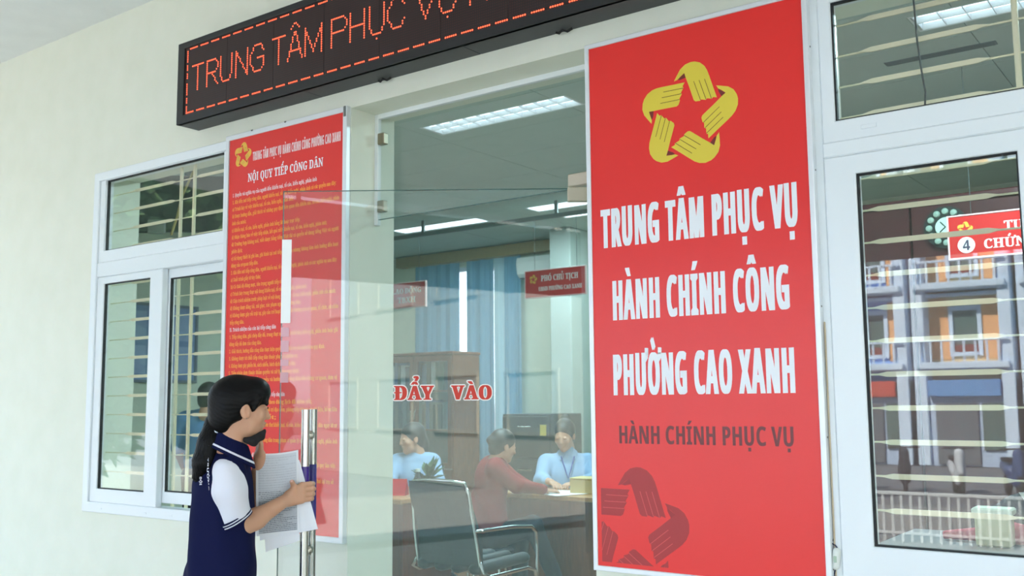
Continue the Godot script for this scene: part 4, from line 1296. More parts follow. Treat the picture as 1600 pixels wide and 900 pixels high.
func make_bookcase() -> void:
	var m := wood("case_wood", col(128, 70, 34), col(98, 52, 26))
	var t := thing("bookcase", "brown wooden bookcase with glass doors behind the door lettering", "bookcase", Vector3(-7.36, FLOOR_IN, -5.22))
	var w := 0.55
	var h := 1.87
	for s in [-1.0, 1.0]:
		part("side_panel", boxm(Vector3(s * (w - 0.012) - 0.012, 0, -0.22), Vector3(s * (w - 0.012) + 0.012, h, 0.22), 0.002), m, t)
	part("top_panel", boxm(Vector3(-w - 0.015, h, -0.23), Vector3(w + 0.015, h + 0.03, 0.245), 0.005), m, t)
	part("back_panel", boxm(Vector3(-w, 0, -0.225), Vector3(w, h, -0.21)), wood("case_back", col(84, 60, 44), col(70, 50, 38)), t)
	for y in [0.06, 0.62, 1.05, 1.47]:
		part("shelf", boxm(Vector3(-w + 0.024, y, -0.21), Vector3(w - 0.024, y + 0.02, 0.18), 0.002), m, t)
	for s in [-1.0, 1.0]:
		var lo: float = -w + 0.01 if s < 0 else 0.005
		var hi: float = -0.005 if s < 0 else w - 0.01
		var d := part("door", framem(lo, hi, 0.66, h - 0.01, [0.055, 0.055, 0.06, 0.06], 0.242, 0.222), m, t)
		part("pane", boxm(Vector3(lo + 0.05, 0.71, 0.229), Vector3(hi - 0.05, h - 0.06, 0.233)), glass("window_glass", col(150, 175, 165), 0.05), d)
		part("handle", tubem([Vector3(-s * -0.03, 1.15, 0.243), Vector3(s * 0.03, 1.17, 0.262), Vector3(s * 0.03, 1.25, 0.262), Vector3(s * 0.03, 1.27, 0.243)], 0.005, 6), mat("steel", col(200, 198, 192), 0.22, 1.0), d)
		var low := part("door", boxm(Vector3(lo, 0.03, 0.222), Vector3(hi, 0.65, 0.242), 0.004), m, t)
		part("knob", lathem([Vector2(0, 0), Vector2(0.012, 0), Vector2(0.012, 0.012), Vector2(0, 0.018)], Vector3.ZERO, 10), mat("steel", col(200, 198, 192), 0.22, 1.0), low, Vector3(s * 0.05, 0.5, 0.242)).rotation.x = PI / 2
	# folders standing on the shelves
	var tones := [["white folder", col(196, 210, 214)], ["grey folder", col(96, 106, 112)], ["dark green folder", col(56, 84, 66)], ["blue folder", col(98, 122, 160)], ["brown folder", col(92, 70, 54)], ["black folder", col(44, 46, 48)]]
	var n := 0
	for r in [[1.07, "second"], [1.49, "top"]]:
		var x := -0.50
		while x < 0.46:
			if x > -0.06 and x < 0.03:
				x = 0.03
			var k := rng.randi_range(0, 5)
			var th := rng.randf_range(0.045, 0.07)
			var hh := rng.randf_range(0.26, 0.32)
			var f := part("folder", boxm(Vector3(0, 0, 0), Vector3(th - 0.004, hh, 0.24), 0.004), mat("folder_" + str(k), tones[k][1], 0.6), null, Vector3(-7.36 + x, FLOOR_IN + r[0], -5.22 - 0.10))
			meta(f, "%s on the %s shelf of the bookcase, %s from the left" % [tones[k][0], r[1], ["first", "second", "third", "fourth", "fifth", "sixth", "seventh", "eighth", "ninth", "tenth", "eleventh", "twelfth", "thirteenth", "fourteenth", "fifteenth", "sixteenth", "seventeenth", "eighteenth", "nineteenth", "twentieth", "last"][mini(n, 20)]], "folder", "folders in the bookcase")
			n += 1
			x += th
		n = 0
	var gb := part("green_box", cbox(Vector3.ZERO, Vector3(0.10, 0.07, 0.08), 0.006), mat("box_green", col(96, 190, 62), 0.5), null, Vector3(-7.02, FLOOR_IN + 1.105, -5.02 - 0.14))
	meta(gb, "small bright green box on a bookcase shelf behind the door lettering", "box")

func desk_things() -> void:
	var top := FLOOR_IN + 0.72
	var bx := thing("card_box", "tan cardboard box on the desk in front of the right clerk", "box", Vector3(-3.72, top, -2.78), 0.12)
	var kraft := mat("kraft_card", col(176, 148, 92), 0.8)
	part("carton", boxm(Vector3(-0.13, 0, -0.09), Vector3(0.13, 0.10, 0.09), 0.004), kraft, bx)
	part("lid_flap", boxm(Vector3(-0.132, 0.10, -0.092), Vector3(0.132, 0.108, 0.092), 0.003), mat("kraft_light", col(198, 176, 120), 0.8), bx)
	var white := mat("office_paper", col(236, 240, 244), 0.8)
	var i := 0
	for p in [[Vector3(-3.98, top + 0.001, -2.70), 0.2, "white sheet under the pen hand of the right clerk"], [Vector3(-3.84, top + 0.002, -2.62), -0.35, "white sheet under the hand of the person in red"], [Vector3(-4.14, top + 0.001, -2.66), 0.6, "white sheet at the left end of the right desk"]]:
		var s := part("paper_sheet", boxm(Vector3(-0.105, 0, -0.148), Vector3(0.105, 0.0012, 0.148)), white, null, p[0] + Vector3(0, 0.0015 * i, 0))
		s.rotation.y = p[1]
		meta(s, p[2], "paper", "papers on the right desk")
		i += 1
	var np := thing("name_plate", "small red name plate on the left desk", "name plate", Vector3(-4.86, top, -1.95), 0.45)
	var st := sur()
	prism(st, PackedVector2Array([Vector2(-0.05, 0), Vector2(0.05, 0), Vector2(0.004, 0.11), Vector2(-0.004, 0.11)]), -0.13, 0.13, Transform3D(Basis(Vector3(0, 0, 1), Vector3(0, 1, 0), Vector3(-1, 0, 0)), Vector3.ZERO))
	part("wedge", st.commit(), mat("hanging_sign_red", col(198, 34, 32), 0.4), np)
	var g := part("glass_jar", lathem([Vector2(0, 0), Vector2(0.034, 0), Vector2(0.04, 0.01), Vector2(0.042, 0.10), Vector2(0.038, 0.10), Vector2(0.036, 0.012), Vector2(0, 0.01)], Vector3.ZERO, 18), glass("jar_glass", col(200, 215, 215), 0.12), null, Vector3(-4.92, top, -1.82))
	meta(g, "clear glass jar at the edge of the left desk", "jar")
	var pot := thing("potted_plant", "small leafy potted plant at the right end of the left desk", "plant", Vector3(-4.68, top, -2.16))
	part("pot", lathem([Vector2(0, 0), Vector2(0.045, 0), Vector2(0.058, 0.10), Vector2(0.05, 0.10), Vector2(0, 0.09)], Vector3.ZERO, 16), mat("pot_grey", col(86, 92, 96), 0.5), pot)
	var leaf := mat("plant_leaf", col(54, 88, 52), 0.6)
	for k in 26:
		var a := rng.randf() * TAU
		var e := rng.randf_range(0.25, 1.35)
		var d := Vector3(cos(a) * cos(e), sin(e), sin(a) * cos(e))
		var l := rng.randf_range(0.09, 0.17)
		var sd := d.cross(Vector3.UP).normalized()
		var root := Vector3(0, 0.09, 0) + d * 0.03
		var ls := sur()
		var a1 := root + d * l * 0.5 + sd * 0.024 + Vector3(0, 0.008, 0)
		var a2 := root + d * l * 0.5 - sd * 0.024 + Vector3(0, 0.008, 0)
		var tip := root + d * l - Vector3(0, 0.012, 0)
		for o in [0.0, 0.0015]:
			var q := Vector3(0, float(o), 0)
			tri(ls, root + q, a1 + q, tip + q, Vector3.UP * (o - 0.0005))
			tri(ls, root + q, tip + q, a2 + q, Vector3.UP * (o - 0.0005))
		part("leaf", ls.commit(), leaf, pot)
	var bt := thing("water_bottle", "small dark bottle beside the plant on the left desk", "bottle", Vector3(-4.62, top, -1.98))
	part("body", lathem([Vector2(0, 0), Vector2(0.032, 0), Vector2(0.034, 0.11), Vector2(0.016, 0.15), Vector2(0.014, 0.165)], Vector3.ZERO, 14), mat("bottle_dark", col(40, 46, 50), 0.2), bt)
	part("cap", lathem([Vector2(0.016, 0.165), Vector2(0.016, 0.185), Vector2(0, 0.186)], Vector3.ZERO, 12), mat("appliance_white", col(226, 232, 230), 0.35), bt)

# ---------------------------------------------------------------- people
func face_basis(yaw: float, tilt := 0.0, lean := 0.0) -> Basis:
	# columns: the person's own left-to-right, up, forward; yaw 0 looks along +z
	return Basis(Vector3.UP, yaw) * Basis(Vector3.RIGHT, tilt) * Basis(Vector3.BACK, lean)

func head_into(b: Blob, c: Vector3, bs: Basis, s := 1.0) -> void:
	var at := func(x: float, y: float, z: float) -> Vector3: return c + bs * (Vector3(x, y, z) * s)
	b.ell(at.call(0, 0.034, -0.012), Vector3(0.071, 0.080, 0.089) * s, bs, 0.01)
	b.ell(at.call(0, -0.022, 0.026), Vector3(0.060, 0.088, 0.062) * s, bs, 0.02)
	b.cap(at.call(-0.03, -0.07, 0.022), at.call(0, -0.089, 0.062), 0.026 * s, 0.020 * s, 0.02)
	b.cap(at.call(0.03, -0.07, 0.022), at.call(0, -0.089, 0.062), 0.026 * s, 0.020 * s, 0.02)
	for k in [-1.0, 1.0]:
		b.ell(at.call(k * 0.040, -0.022, 0.060), Vector3(0.022, 0.024, 0.018) * s, bs, 0.015)
		b.ell(at.call(k * 0.030, 0.008, 0.098), Vector3(0.016, 0.010, 0.012) * s, bs, 0.012, true)
		b.ell(at.call(k * 0.030, 0.006, 0.078), Vector3(0.014, 0.009, 0.011) * s, bs, 0.004)
		b.ell(at.call(k * 0.072, -0.010, -0.002), Vector3(0.010, 0.031, 0.019) * s, bs * Basis(Vector3.RIGHT, -0.2), 0.005)
		b.ell(at.call(k * 0.083, -0.006, 0.004), Vector3(0.006, 0.016, 0.009) * s, bs, 0.004, true)
	b.cap(at.call(0, 0.012, 0.084), at.call(0, -0.026, 0.100), 0.007 * s, 0.0095 * s, 0.012)
	b.ell(at.call(0, -0.028, 0.095), Vector3(0.015, 0.008, 0.010) * s, bs, 0.008)
	b.ell(at.call(0, -0.050, 0.086), Vector3(0.021, 0.0055, 0.009) * s, bs, 0.005)
	b.ell(at.call(0, -0.061, 0.084), Vector3(0.017, 0.006, 0.009) * s, bs, 0.005)
	b.cap(at.call(0, -0.05, -0.022), at.call(0, -0.15, -0.036), 0.050 * s, 0.052 * s, 0.02)

# an open hand: wrist, direction of the fingers, palm normal, side the thumb is on
func hand_into(b: Blob, w: Vector3, d: Vector3, n: Vector3, t: Vector3, s := 1.0, curl := 0.5) -> void:
	d = d.normalized()
	t = (t - d * t.dot(d)).normalized()
	n = (n - d * n.dot(d) - t * n.dot(t)).normalized()
	for k in 4:
		var o := t * (0.028 - 0.0187 * k) * s
		b.cap(w + o * 0.6 + d * 0.01 * s, w + o + d * 0.075 * s, 0.013 * s, 0.0105 * s, 0.01)
	for k in 4:
		var l: float = [0.030, 0.034, 0.031, 0.025][k] * s
		var p := w + t * (0.029 - 0.0195 * k) * s + d * 0.078 * s
		var a := 0.25 * curl
		for j in 3:
			var dd := (d * cos(a) + n * sin(a)).normalized()
			var q: Vector3 = p + dd * l * [1.0, 0.72, 0.6][j]
			b.cap(p, q, (0.0090 - 0.0009 * j) * s, (0.0082 - 0.0009 * j) * s, 0.003)
			p = q
			a += 0.9 * curl
	var th := w + t * 0.024 * s + d * 0.022 * s
	var t1 := th + (t * 0.75 + d * 0.6 + n * 0.35).normalized() * 0.036 * s
	var t2 := t1 + (t * 0.25 + d * 0.85 + n * 0.35).normalized() * 0.028 * s
	b.cap(th, t1, 0.0125 * s, 0.0100 * s, 0.01)
	b.cap(t1, t2, 0.0098 * s, 0.0080 * s, 0.003)

func skin(key: String, c: Color) -> StandardMaterial3D:
	var m := mat(key, c, 0.55)
	m.subsurf_scatter_enabled = true
	m.subsurf_scatter_strength = 0.08
	return m

func make_girl() -> void:
	var g := thing("person", "girl in a navy polo shirt with white sleeves holding papers at the glass door", "person", Vector3(-3.083, 0, 0.813), YAW)
	var skin_m := skin("girl_skin", col(206, 156, 126))
	var F := Vector3(0.95, 0, -0.31)
	var R := Vector3(0.31, 0, 0.95)
	var tb := Basis(R, Vector3.UP, -F)        # torso axes
	var hb := face_basis(deg_to_rad(118), 0.06)
	var hc := Vector3(0.068, 1.437, 0.045)
	# skin: head, neck, arms, hands
	var st := sur()
	var b := Blob.new(hc + Vector3(-0.14, -0.20, -0.14), hc + Vector3(0.14, 0.14, 0.14), 0.0042)
	head_into(b, hc, hb, 1.0)
	b.cap(Vector3(0.055, 1.36, 0.04), Vector3(0.026, 1.25, 0.03), 0.046, 0.050, 0.02)
	b.add_to(st)
	b = Blob.new(Vector3(-0.02, 0.90, -0.14), Vector3(0.30, 1.25, 0.22), 0.006)
	b.cap(Vector3(0.060, 1.17, 0.135), Vector3(0.064, 1.00, 0.075), 0.042, 0.036, 0.02)
	b.cap(Vector3(0.064, 1.00, 0.075), Vector3(0.125, 1.035, 0.028), 0.037, 0.037, 0.02)
	b.cap(Vector3(0.125, 1.035, 0.028), Vector3(0.222, 1.098, -0.050), 0.036, 0.0225, 0.02)
	b.add_to(st)
	b = Blob.new(Vector3(0.18, 1.03, -0.17), Vector3(0.34, 1.20, 0.02), 0.003)
	b.cap(Vector3(0.205, 1.087, -0.036), Vector3(0.226, 1.100, -0.053), 0.0245, 0.0215, 0.01)
	for k in 4:
		b.cap(Vector3(0.226, 1.115 - 0.010 * k, -0.056), Vector3(0.272, 1.146 - 0.0185 * k, -0.068), 0.016, 0.0125, 0.012)
	var yk := [1.150, 1.131, 1.112, 1.094]
	for k in 4:
		var y: float = yk[k]
		var e: float = [0.0, 0.003, 0.001, -0.004][k]
		b.cap(Vector3(0.274, y - 0.002, -0.070), Vector3(0.300 + e, y, -0.090), 0.0105, 0.0095, 0.004)
		b.cap(Vector3(0.300 + e, y, -0.090), Vector3(0.303 + e, y - 0.002, -0.120), 0.0095, 0.0088, 0.003)
		b.cap(Vector3(0.303 + e, y - 0.002, -0.120), Vector3(0.282, y - 0.004, -0.139), 0.0088, 0.0078, 0.003)
	b.cap(Vector3(0.236, 1.115, -0.052), Vector3(0.246, 1.142, -0.050), 0.0145, 0.0115, 0.01)
	b.cap(Vector3(0.246, 1.142, -0.050), Vector3(0.236, 1.160, -0.060), 0.0110, 0.0090, 0.004)
	b.add_to(st)
	b = Blob.new(Vector3(-0.10, 1.00, -0.26), Vector3(0.20, 1.36, 0.08), 0.006)
	b.cap(Vector3(-0.035, 1.18, -0.15), Vector3(0.07, 1.06, -0.17), 0.038, 0.034, 0.02)
	b.cap(Vector3(0.07, 1.06, -0.17), Vector3(0.115, 1.262, -0.05), 0.035, 0.022, 0.02)
	hand_into(b, Vector3(0.117, 1.268, -0.045), Vector3(0.12, 0.75, 0.55), Vector3(-0.6, 0.2, 0.4), Vector3(-0.3, 0.4, -0.6), 0.85, 0.9)
	b.add_to(st)
	var nail := mat("nail_pink", col(226, 176, 160), 0.35)
	var body := part("body", st.commit(), skin_m, g)
	part("thumb_nail", cbox(Vector3(0.236, 1.163, -0.0515), Vector3(0.009, 0.011, 0.003), 0.0014), nail, body)
	part("earring", lathem([Vector2(0, -0.003), Vector2(0.003, 0), Vector2(0, 0.003)], Vector3.ZERO, 8), mat("earring_steel", col(235, 235, 235), 0.1, 1.0), body, hc + hb * Vector3(-0.082, -0.036, 0.002))
	for k in [-1.0, 1.0]:
		var e := Blob.new(Vector3(-0.02, -0.012, -0.012), Vector3(0.02, 0.012, 0.012), 0.003)
		e.ell(Vector3.ZERO, Vector3(0.011, 0.004, 0.005), Basis(), 0.002)
		part("eye", e.mesh(), mat("eye_dark", col(30, 22, 20), 0.15), body, hc + hb * Vector3(k * 0.030, 0.006, 0.0875)).basis = hb
	# hair: cap with fringe, and the ponytail as its own part
	var hair_m := mat("hair_black", col(11, 10, 11), 0.5)
	hair_m.metallic_specular = 0.3
	var at := func(x: float, y: float, z: float) -> Vector3: return hc + hb * Vector3(x, y, z)
	b = Blob.new(hc + Vector3(-0.17, -0.14, -0.17), hc + Vector3(0.17, 0.16, 0.17), 0.005)
	b.ell(at.call(0, 0.030, -0.020), Vector3(0.083, 0.094, 0.104), hb, 0.01)
	b.ell(at.call(0, -0.03, -0.058), Vector3(0.066, 0.072, 0.060), hb, 0.02)
	b.ell(at.call(0, 0.062, 0.045), Vector3(0.072, 0.056, 0.056), hb, 0.02)
	b.ell(at.call(0, -0.062, 0.072), Vector3(0.10, 0.088, 0.072), hb, 0.008, true)
	for k in [-1.0, 1.0]:
		b.ell(at.call(k * 0.085, -0.028, 0.006), Vector3(0.034, 0.044, 0.028), hb, 0.006, true)
		b.ell(at.call(k * 0.07, -0.09, -0.01), Vector3(0.05, 0.045, 0.05), hb, 0.008, true)
		b.cap(at.call(k * 0.068, 0.04, 0.046), at.call(k * 0.068, -0.002, 0.030), 0.011, 0.005, 0.01)
	for k in 7:
		var x := -0.054 + k * 0.018
		b.cap(at.call(x, 0.075, 0.068 - absf(x) * 0.35), at.call(x * 1.06, 0.022 + 0.006 * sin(k * 2.1), 0.094 - absf(x) * 0.42), 0.012, 0.0065, 0.008)
	b.ripple(0.0006, Vector3(140, 380, 260))
	var hair := part("hair", b.mesh(), hair_m, g)
	b = Blob.new(Vector3(-0.16, 1.12, -0.08), Vector3(0.06, 1.46, 0.18), 0.005)
	b.cap(Vector3(-0.002, 1.392, 0.046), Vector3(-0.024, 1.384, 0.060), 0.024, 0.034, 0.01)
	b.cap(Vector3(-0.024, 1.384, 0.060), Vector3(-0.034, 1.315, 0.086), 0.036, 0.043, 0.01)
	b.cap(Vector3(-0.034, 1.315, 0.086), Vector3(-0.048, 1.245, 0.098), 0.043, 0.043, 0.01)
	b.cap(Vector3(-0.048, 1.245, 0.098), Vector3(-0.070, 1.196, 0.096), 0.042, 0.022, 0.01)
	b.cap(Vector3(-0.05, 1.24, 0.10), Vector3(-0.052, 1.182, 0.10), 0.028, 0.006, 0.01)
	b.ripple(0.0016, Vector3(520, 60, 420))
	part("ponytail", b.mesh(), hair_m, hair)
	var tie := sur()
	var ring := []
	for k in 13:
		var a := TAU * k / 12
		ring.append(Vector3(-0.018, 1.384, 0.060) + Vector3(0.15, 0.98, 0).normalized() * cos(a) * 0.037 + Vector3(0, 0, 1) * sin(a) * 0.040)
	tube(tie, ring, 0.0045, 6, false)
	box(tie, Vector3(-0.014, 1.349, 0.090), Vector3(0.003, 1.367, 0.108), 0.003)
	part("hair_tie", tie.commit(), mat("tie_white", col(222, 226, 236), 0.5), hair)
	# navy polo shirt
	var navy := mat("navy_knit", col(22, 26, 62), 0.85)
	navy.metallic_specular = 0.2
	var whiten := mat("white_knit", col(226, 226, 236), 0.85)
	b = Blob.new(Vector3(-0.24, 0.66, -0.26), Vector3(0.22, 1.36, 0.26), 0.009)
	b.ell(Vector3(-0.005, 1.13, 0), Vector3(0.165, 0.17, 0.108), tb, 0.03)
	b.cap(R * -0.115 + Vector3(-0.005, 1.215, 0), R * 0.115 + Vector3(0.005, 1.215, 0), 0.058, 0.058, 0.04)
	b.ell(Vector3(0.0, 0.96, 0), Vector3(0.15, 0.20, 0.118), tb, 0.05)
	b.ell(Vector3(-0.008, 0.79, 0), Vector3(0.172, 0.19, 0.130), tb, 0.05)
	b.cap(Vector3(0.008, 1.25, 0.025), Vector3(0.028, 1.345, 0.050), 0.088, 0.061, 0.03)
	b.plane(Vector3(0, 0.70, 0), Vector3.DOWN)
	b.plane(Vector3(0.03, 1.335, 0.05), Vector3(0.55, 1.0, -0.10).normalized())
	b.ripple(0.0055, Vector3(28, 10, 22), 0.6)
	b.ripple(0.0022, Vector3(50, 24, -30), 2.0)
	var shirt := part("shirt", b.mesh(), navy, g)
	# collar: a folded band round the neck with a white line near its rim
	var cst := sur()
	var lst := sur()
	var n := 22
	for i in n:
		var q := []
		for k in [i, i + 1]:
			var a: float = -PI + 0.32 + (TAU - 0.64) * k / n
			var d := -F * cos(a) + R * -sin(a)
			var ctr := Vector3(0.034, 1.340, 0.050)
			var dip := -0.062 * (0.5 - 0.5 * cos(a))
			q.append([ctr + d * 0.056 + Vector3(0, 0.026 + dip, 0), ctr + d * 0.064 + Vector3(0, 0.020 + dip, 0), ctr + d * 0.092 + Vector3(0, -0.028 + dip * 1.5, 0), ctr + d * 0.088 + Vector3(0, -0.032 + dip * 1.5, 0), d])
		for e in [[0, 1], [1, 2], [2, 3]]:
			quad(cst, q[0][e[0]], q[1][e[0]], q[1][e[1]], q[0][e[1]], q[0][4] + Vector3(0, 0.5, 0))
		var u := func(m: Array, t: float, o: float) -> Vector3: return (m[1] as Vector3).lerp(m[2], t) + (m[4] as Vector3) * o
		quad(lst, u.call(q[0], 0.72, 0.0015), u.call(q[1], 0.72, 0.0015), u.call(q[1], 0.84, 0.0015), u.call(q[0], 0.84, 0.0015), q[0][4])
	part("collar", cst.commit(), navy, shirt)
	part("collar_line", lst.commit(), whiten, shirt)
	# sleeves with striped cuffs
	for sd in [[Vector3(0.046, 1.208, 0.128), Vector3(0.058, 1.15, 0.138), Vector3(0.074, 1.045, 0.104)], [Vector3(-0.04, 1.205, -0.13), Vector3(-0.015, 1.15, -0.16), Vector3(0.03, 1.09, -0.168)]]:
		var s0: Vector3 = sd[0]
		var s1: Vector3 = sd[1]
		var s2: Vector3 = sd[2]
		b = Blob.new(s0.min(s2) - Vector3.ONE * 0.11, s0.max(s2) + Vector3.ONE * 0.11, 0.007)
		b.cap(s0, s1, 0.056, 0.060, 0.02)
		b.cap(s1, s2, 0.060, 0.056, 0.02)
		b.plane(s2, ((s2 - s1).normalized() * 0.9 + Vector3(0.34, 0, 0)).normalized())
		b.ripple(0.0030, Vector3(46, 38, -30), 0.3)
		var sl := part("sleeve", b.mesh(), whiten, shirt)
		var ax := ((s2 - s1).normalized() * 0.9 + Vector3(0.34, 0, 0)).normalized()
		for e in [[-0.002, 0.0045, 0], [-0.0065, 0.0035, 1], [-0.011, 0.0045, 0], [0.003, 0.0035, 1], [0.007, 0.0035, 0]]:
			var c0: Vector3 = s2 + ax * e[0]
			part("cuff_stripe", tubem([c0 - ax * e[1] * 0.5, c0 + ax * e[1] * 0.5], 0.0615, 26, Vector2(1.0, 0.98)), navy if e[2] == 0 else whiten, sl)
	# lettering down the back of the shirt, read from the side
	var tx := part("lettering", letters("TRƯỜNG", "Droid Sans", 700, 0.0, 0.115, 0.0, 0.017, 0.6, 2.0), whiten, shirt)
	tx.basis = Basis(Vector3(0.06, -1, 0.05).normalized(), Vector3(0.62, 0.06, 0.77).normalized(), Vector3(-0.80, 0, 0.62).normalized()).orthonormalized()
	tx.position = Vector3(-0.030, 1.262, 0.130)
	tx = part("lettering", letters("ĐỘI", "Droid Sans", 700, 0.0, 0.03, 0.0, 0.02, 0.6, 2.0), whiten, shirt)
	tx.basis = Basis(Vector3(0.06, -1, 0.05).normalized(), Vector3(0.62, 0.06, 0.77).normalized(), Vector3(-0.80, 0, 0.62).normalized()).orthonormalized()
	tx.position = Vector3(-0.058, 1.195, 0.118)
	# trousers and shoes below the frame
	b = Blob.new(Vector3(-0.22, 0.03, -0.26), Vector3(0.22, 0.80, 0.26), 0.014)
	b.ell(Vector3(-0.005, 0.72, 0), Vector3(0.150, 0.10, 0.105), tb, 0.03)
	for s in [-1.0, 1.0]:
		var hip: Vector3 = R * 0.085 * s + Vector3(0, 0.68, 0)
		var knee: Vector3 = R * 0.085 * s + F * 0.02 + Vector3(0, 0.42, 0)
		b.cap(hip, knee, 0.085, 0.062, 0.03)
		b.cap(knee, R * 0.085 * s + F * -0.01 + Vector3(0, 0.10, 0), 0.062, 0.055, 0.03)
	b.plane(Vector3(0, 0.06, 0), Vector3.DOWN)
	part("trousers", b.mesh(), mat("trouser_dark", col(38, 40, 56), 0.85), g)
	for s in [-1.0, 1.0]:
		var o: Vector3 = R * 0.085 * s
		b = Blob.new(o + Vector3(-0.2, -0.02, -0.2), o + Vector3(0.24, 0.13, 0.2), 0.010)
		b.cap(o - F * 0.05 + Vector3(0, 0.045, 0), o + F * 0.13 + Vector3(0, 0.034, 0), 0.042, 0.036, 0.02)
		b.plane(Vector3.ZERO, Vector3.DOWN)
		part("shoe", b.mesh(), mat("shoe_white", col(220, 220, 222), 0.6), g)
	make_papers()
	# black cloth held to the chin
	b = Blob.new(Vector3(0.05, 1.27, -0.06), Vector3(0.22, 1.41, 0.14), 0.005)
	b.cap(Vector3(0.153, 1.354, 0.036), Vector3(0.143, 1.334, 0.055), 0.006, 0.013, 0.012)
	b.cap(Vector3(0.143, 1.334, 0.055), Vector3(0.122, 1.319, 0.072), 0.013, 0.016, 0.012)
	b.cap(Vector3(0.122, 1.319, 0.072), Vector3(0.096, 1.322, 0.082), 0.018, 0.011, 0.012)
	b.ripple(0.0016, Vector3(120, 90, 60))
	var mk := part("face_mask", b.mesh(), mat("black_cloth", col(26, 24, 27), 0.9), null, Vector3(-3.083, 0, 0.813))
	mk.rotation.y = YAW
	meta(mk, "black cloth face mask pulled down under the girl's chin", "face mask")

func make_papers() -> void:
	# print on the front sheet: grey rows of type with a plain margin
	var im := Image.create(256, 360, false, Image.FORMAT_RGB8)
	im.fill(col(236, 238, 243))
	var r := RandomNumberGenerator.new()
	r.seed = 4
	for y in range(8, 352):
		for x in range(14, 244):
			if y > 210:
				im.set_pixel(x, y, col(158, 163, 172).lerp(col(206, 210, 216), r.randf()))
			else:
				im.set_pixel(x, y, col(206, 211, 219).lerp(col(218, 222, 230), r.randf()))
	var y := 20
	while y < 348:
		var x := 16 + (r.randi_range(0, 30) if r.randf() < 0.2 else 0)
		var end := 240 - (r.randi_range(20, 120) if r.randf() < 0.35 else 0)
		while x < end:
			var l := r.randi_range(4, 16)
			var ink := col(92, 96, 108) if y > 170 else col(182, 186, 196)
			for xx in range(x, mini(x + l, end)):
				for yy in range(y, y + 3):
					if r.randf() < 0.7:
						im.set_pixel(xx, yy, ink)
			x += l + 3
		y += 8 if y > 160 else 11
	var pm := mat("printed_sheet", Color.WHITE, 0.8)
	pm.albedo_texture = ImageTexture.create_from_image(im)
	var wm := mat("plain_sheet", col(236, 238, 245), 0.8)
	var spots := [[Vector3(0.098, 1.268, -0.058), Vector3(0.252, 1.278, -0.086), Vector3(0.262, 0.975, -0.080), Vector3(0.108, 0.962, -0.056), pm, "printed white sheet in front of the girl, nearest the camera"],
		[Vector3(0.118, 1.250, -0.066), Vector3(0.256, 1.240, -0.090), Vector3(0.330, 0.982, -0.089), Vector3(0.118, 0.945, -0.068), wm, "plain white sheet sticking out towards the steel pull bar"],
		[Vector3(0.114, 1.200, -0.070), Vector3(0.240, 1.200, -0.091), Vector3(0.262, 0.940, -0.090), Vector3(0.140, 0.902, -0.072), wm, "plain white sheet hanging lowest under the girl's forearm"]]
	for s in spots:
		var st := sur()
		var n := 10
		for side in [0, 1]:
			for i in n:
				for j in n:
					var q := []
					for k in [[0, 0], [1, 0], [1, 1], [0, 1]]:
						var u := float(i + k[0]) / n
						var v := float(j + k[1]) / n
						var p: Vector3 = (s[0] as Vector3).lerp(s[1], u).lerp((s[3] as Vector3).lerp(s[2], u), v)
						p += Vector3(0, 0.006 * sin(u * PI) * (1.0 - v) * -1.0, 0.006 * sin(u * 5.0 + v * 2.0) * (1.0 - u)) - Vector3(0, 0, 0.0006 * side)
						q.append([p, Vector2(u, v)])
					var o := Vector3(0, 0, 1.0 - 2.0 * side)
					tri(st, q[0][0], q[1][0], q[2][0], o, q[0][1], q[1][1], q[2][1])
					tri(st, q[0][0], q[2][0], q[3][0], o, q[0][1], q[2][1], q[3][1])
		var o := part("paper_sheet", st.commit(), s[4], null, Vector3(-3.083, 0, 0.813))
		o.rotation.y = YAW
		meta(o, s[5], "paper", "papers held by the girl")

func clerk_hair(b: Blob, c: Vector3, bs: Basis, bun: Vector3, s := 1.0) -> void:
	b.ell(c + bs * Vector3(0, 0.030, -0.018) * s, Vector3(0.081, 0.092, 0.100) * s, bs, 0.01)
	b.ell(c + bs * Vector3(0, -0.03, -0.052) * s, Vector3(0.066, 0.07, 0.055) * s, bs, 0.02)
	b.ell(c + bs * Vector3(0, -0.055, 0.085) * s, Vector3(0.085, 0.105, 0.080) * s, bs, 0.008, true)
	for k in [-1.0, 1.0]:
		b.ell(c + bs * Vector3(k * 0.09, -0.04, 0.01) * s, Vector3(0.03, 0.045, 0.03) * s, bs, 0.006, true)
	if bun != Vector3.ZERO:
		b.ell(c + bs * bun * s, Vector3(0.040, 0.034, 0.036) * s, bs, 0.015)

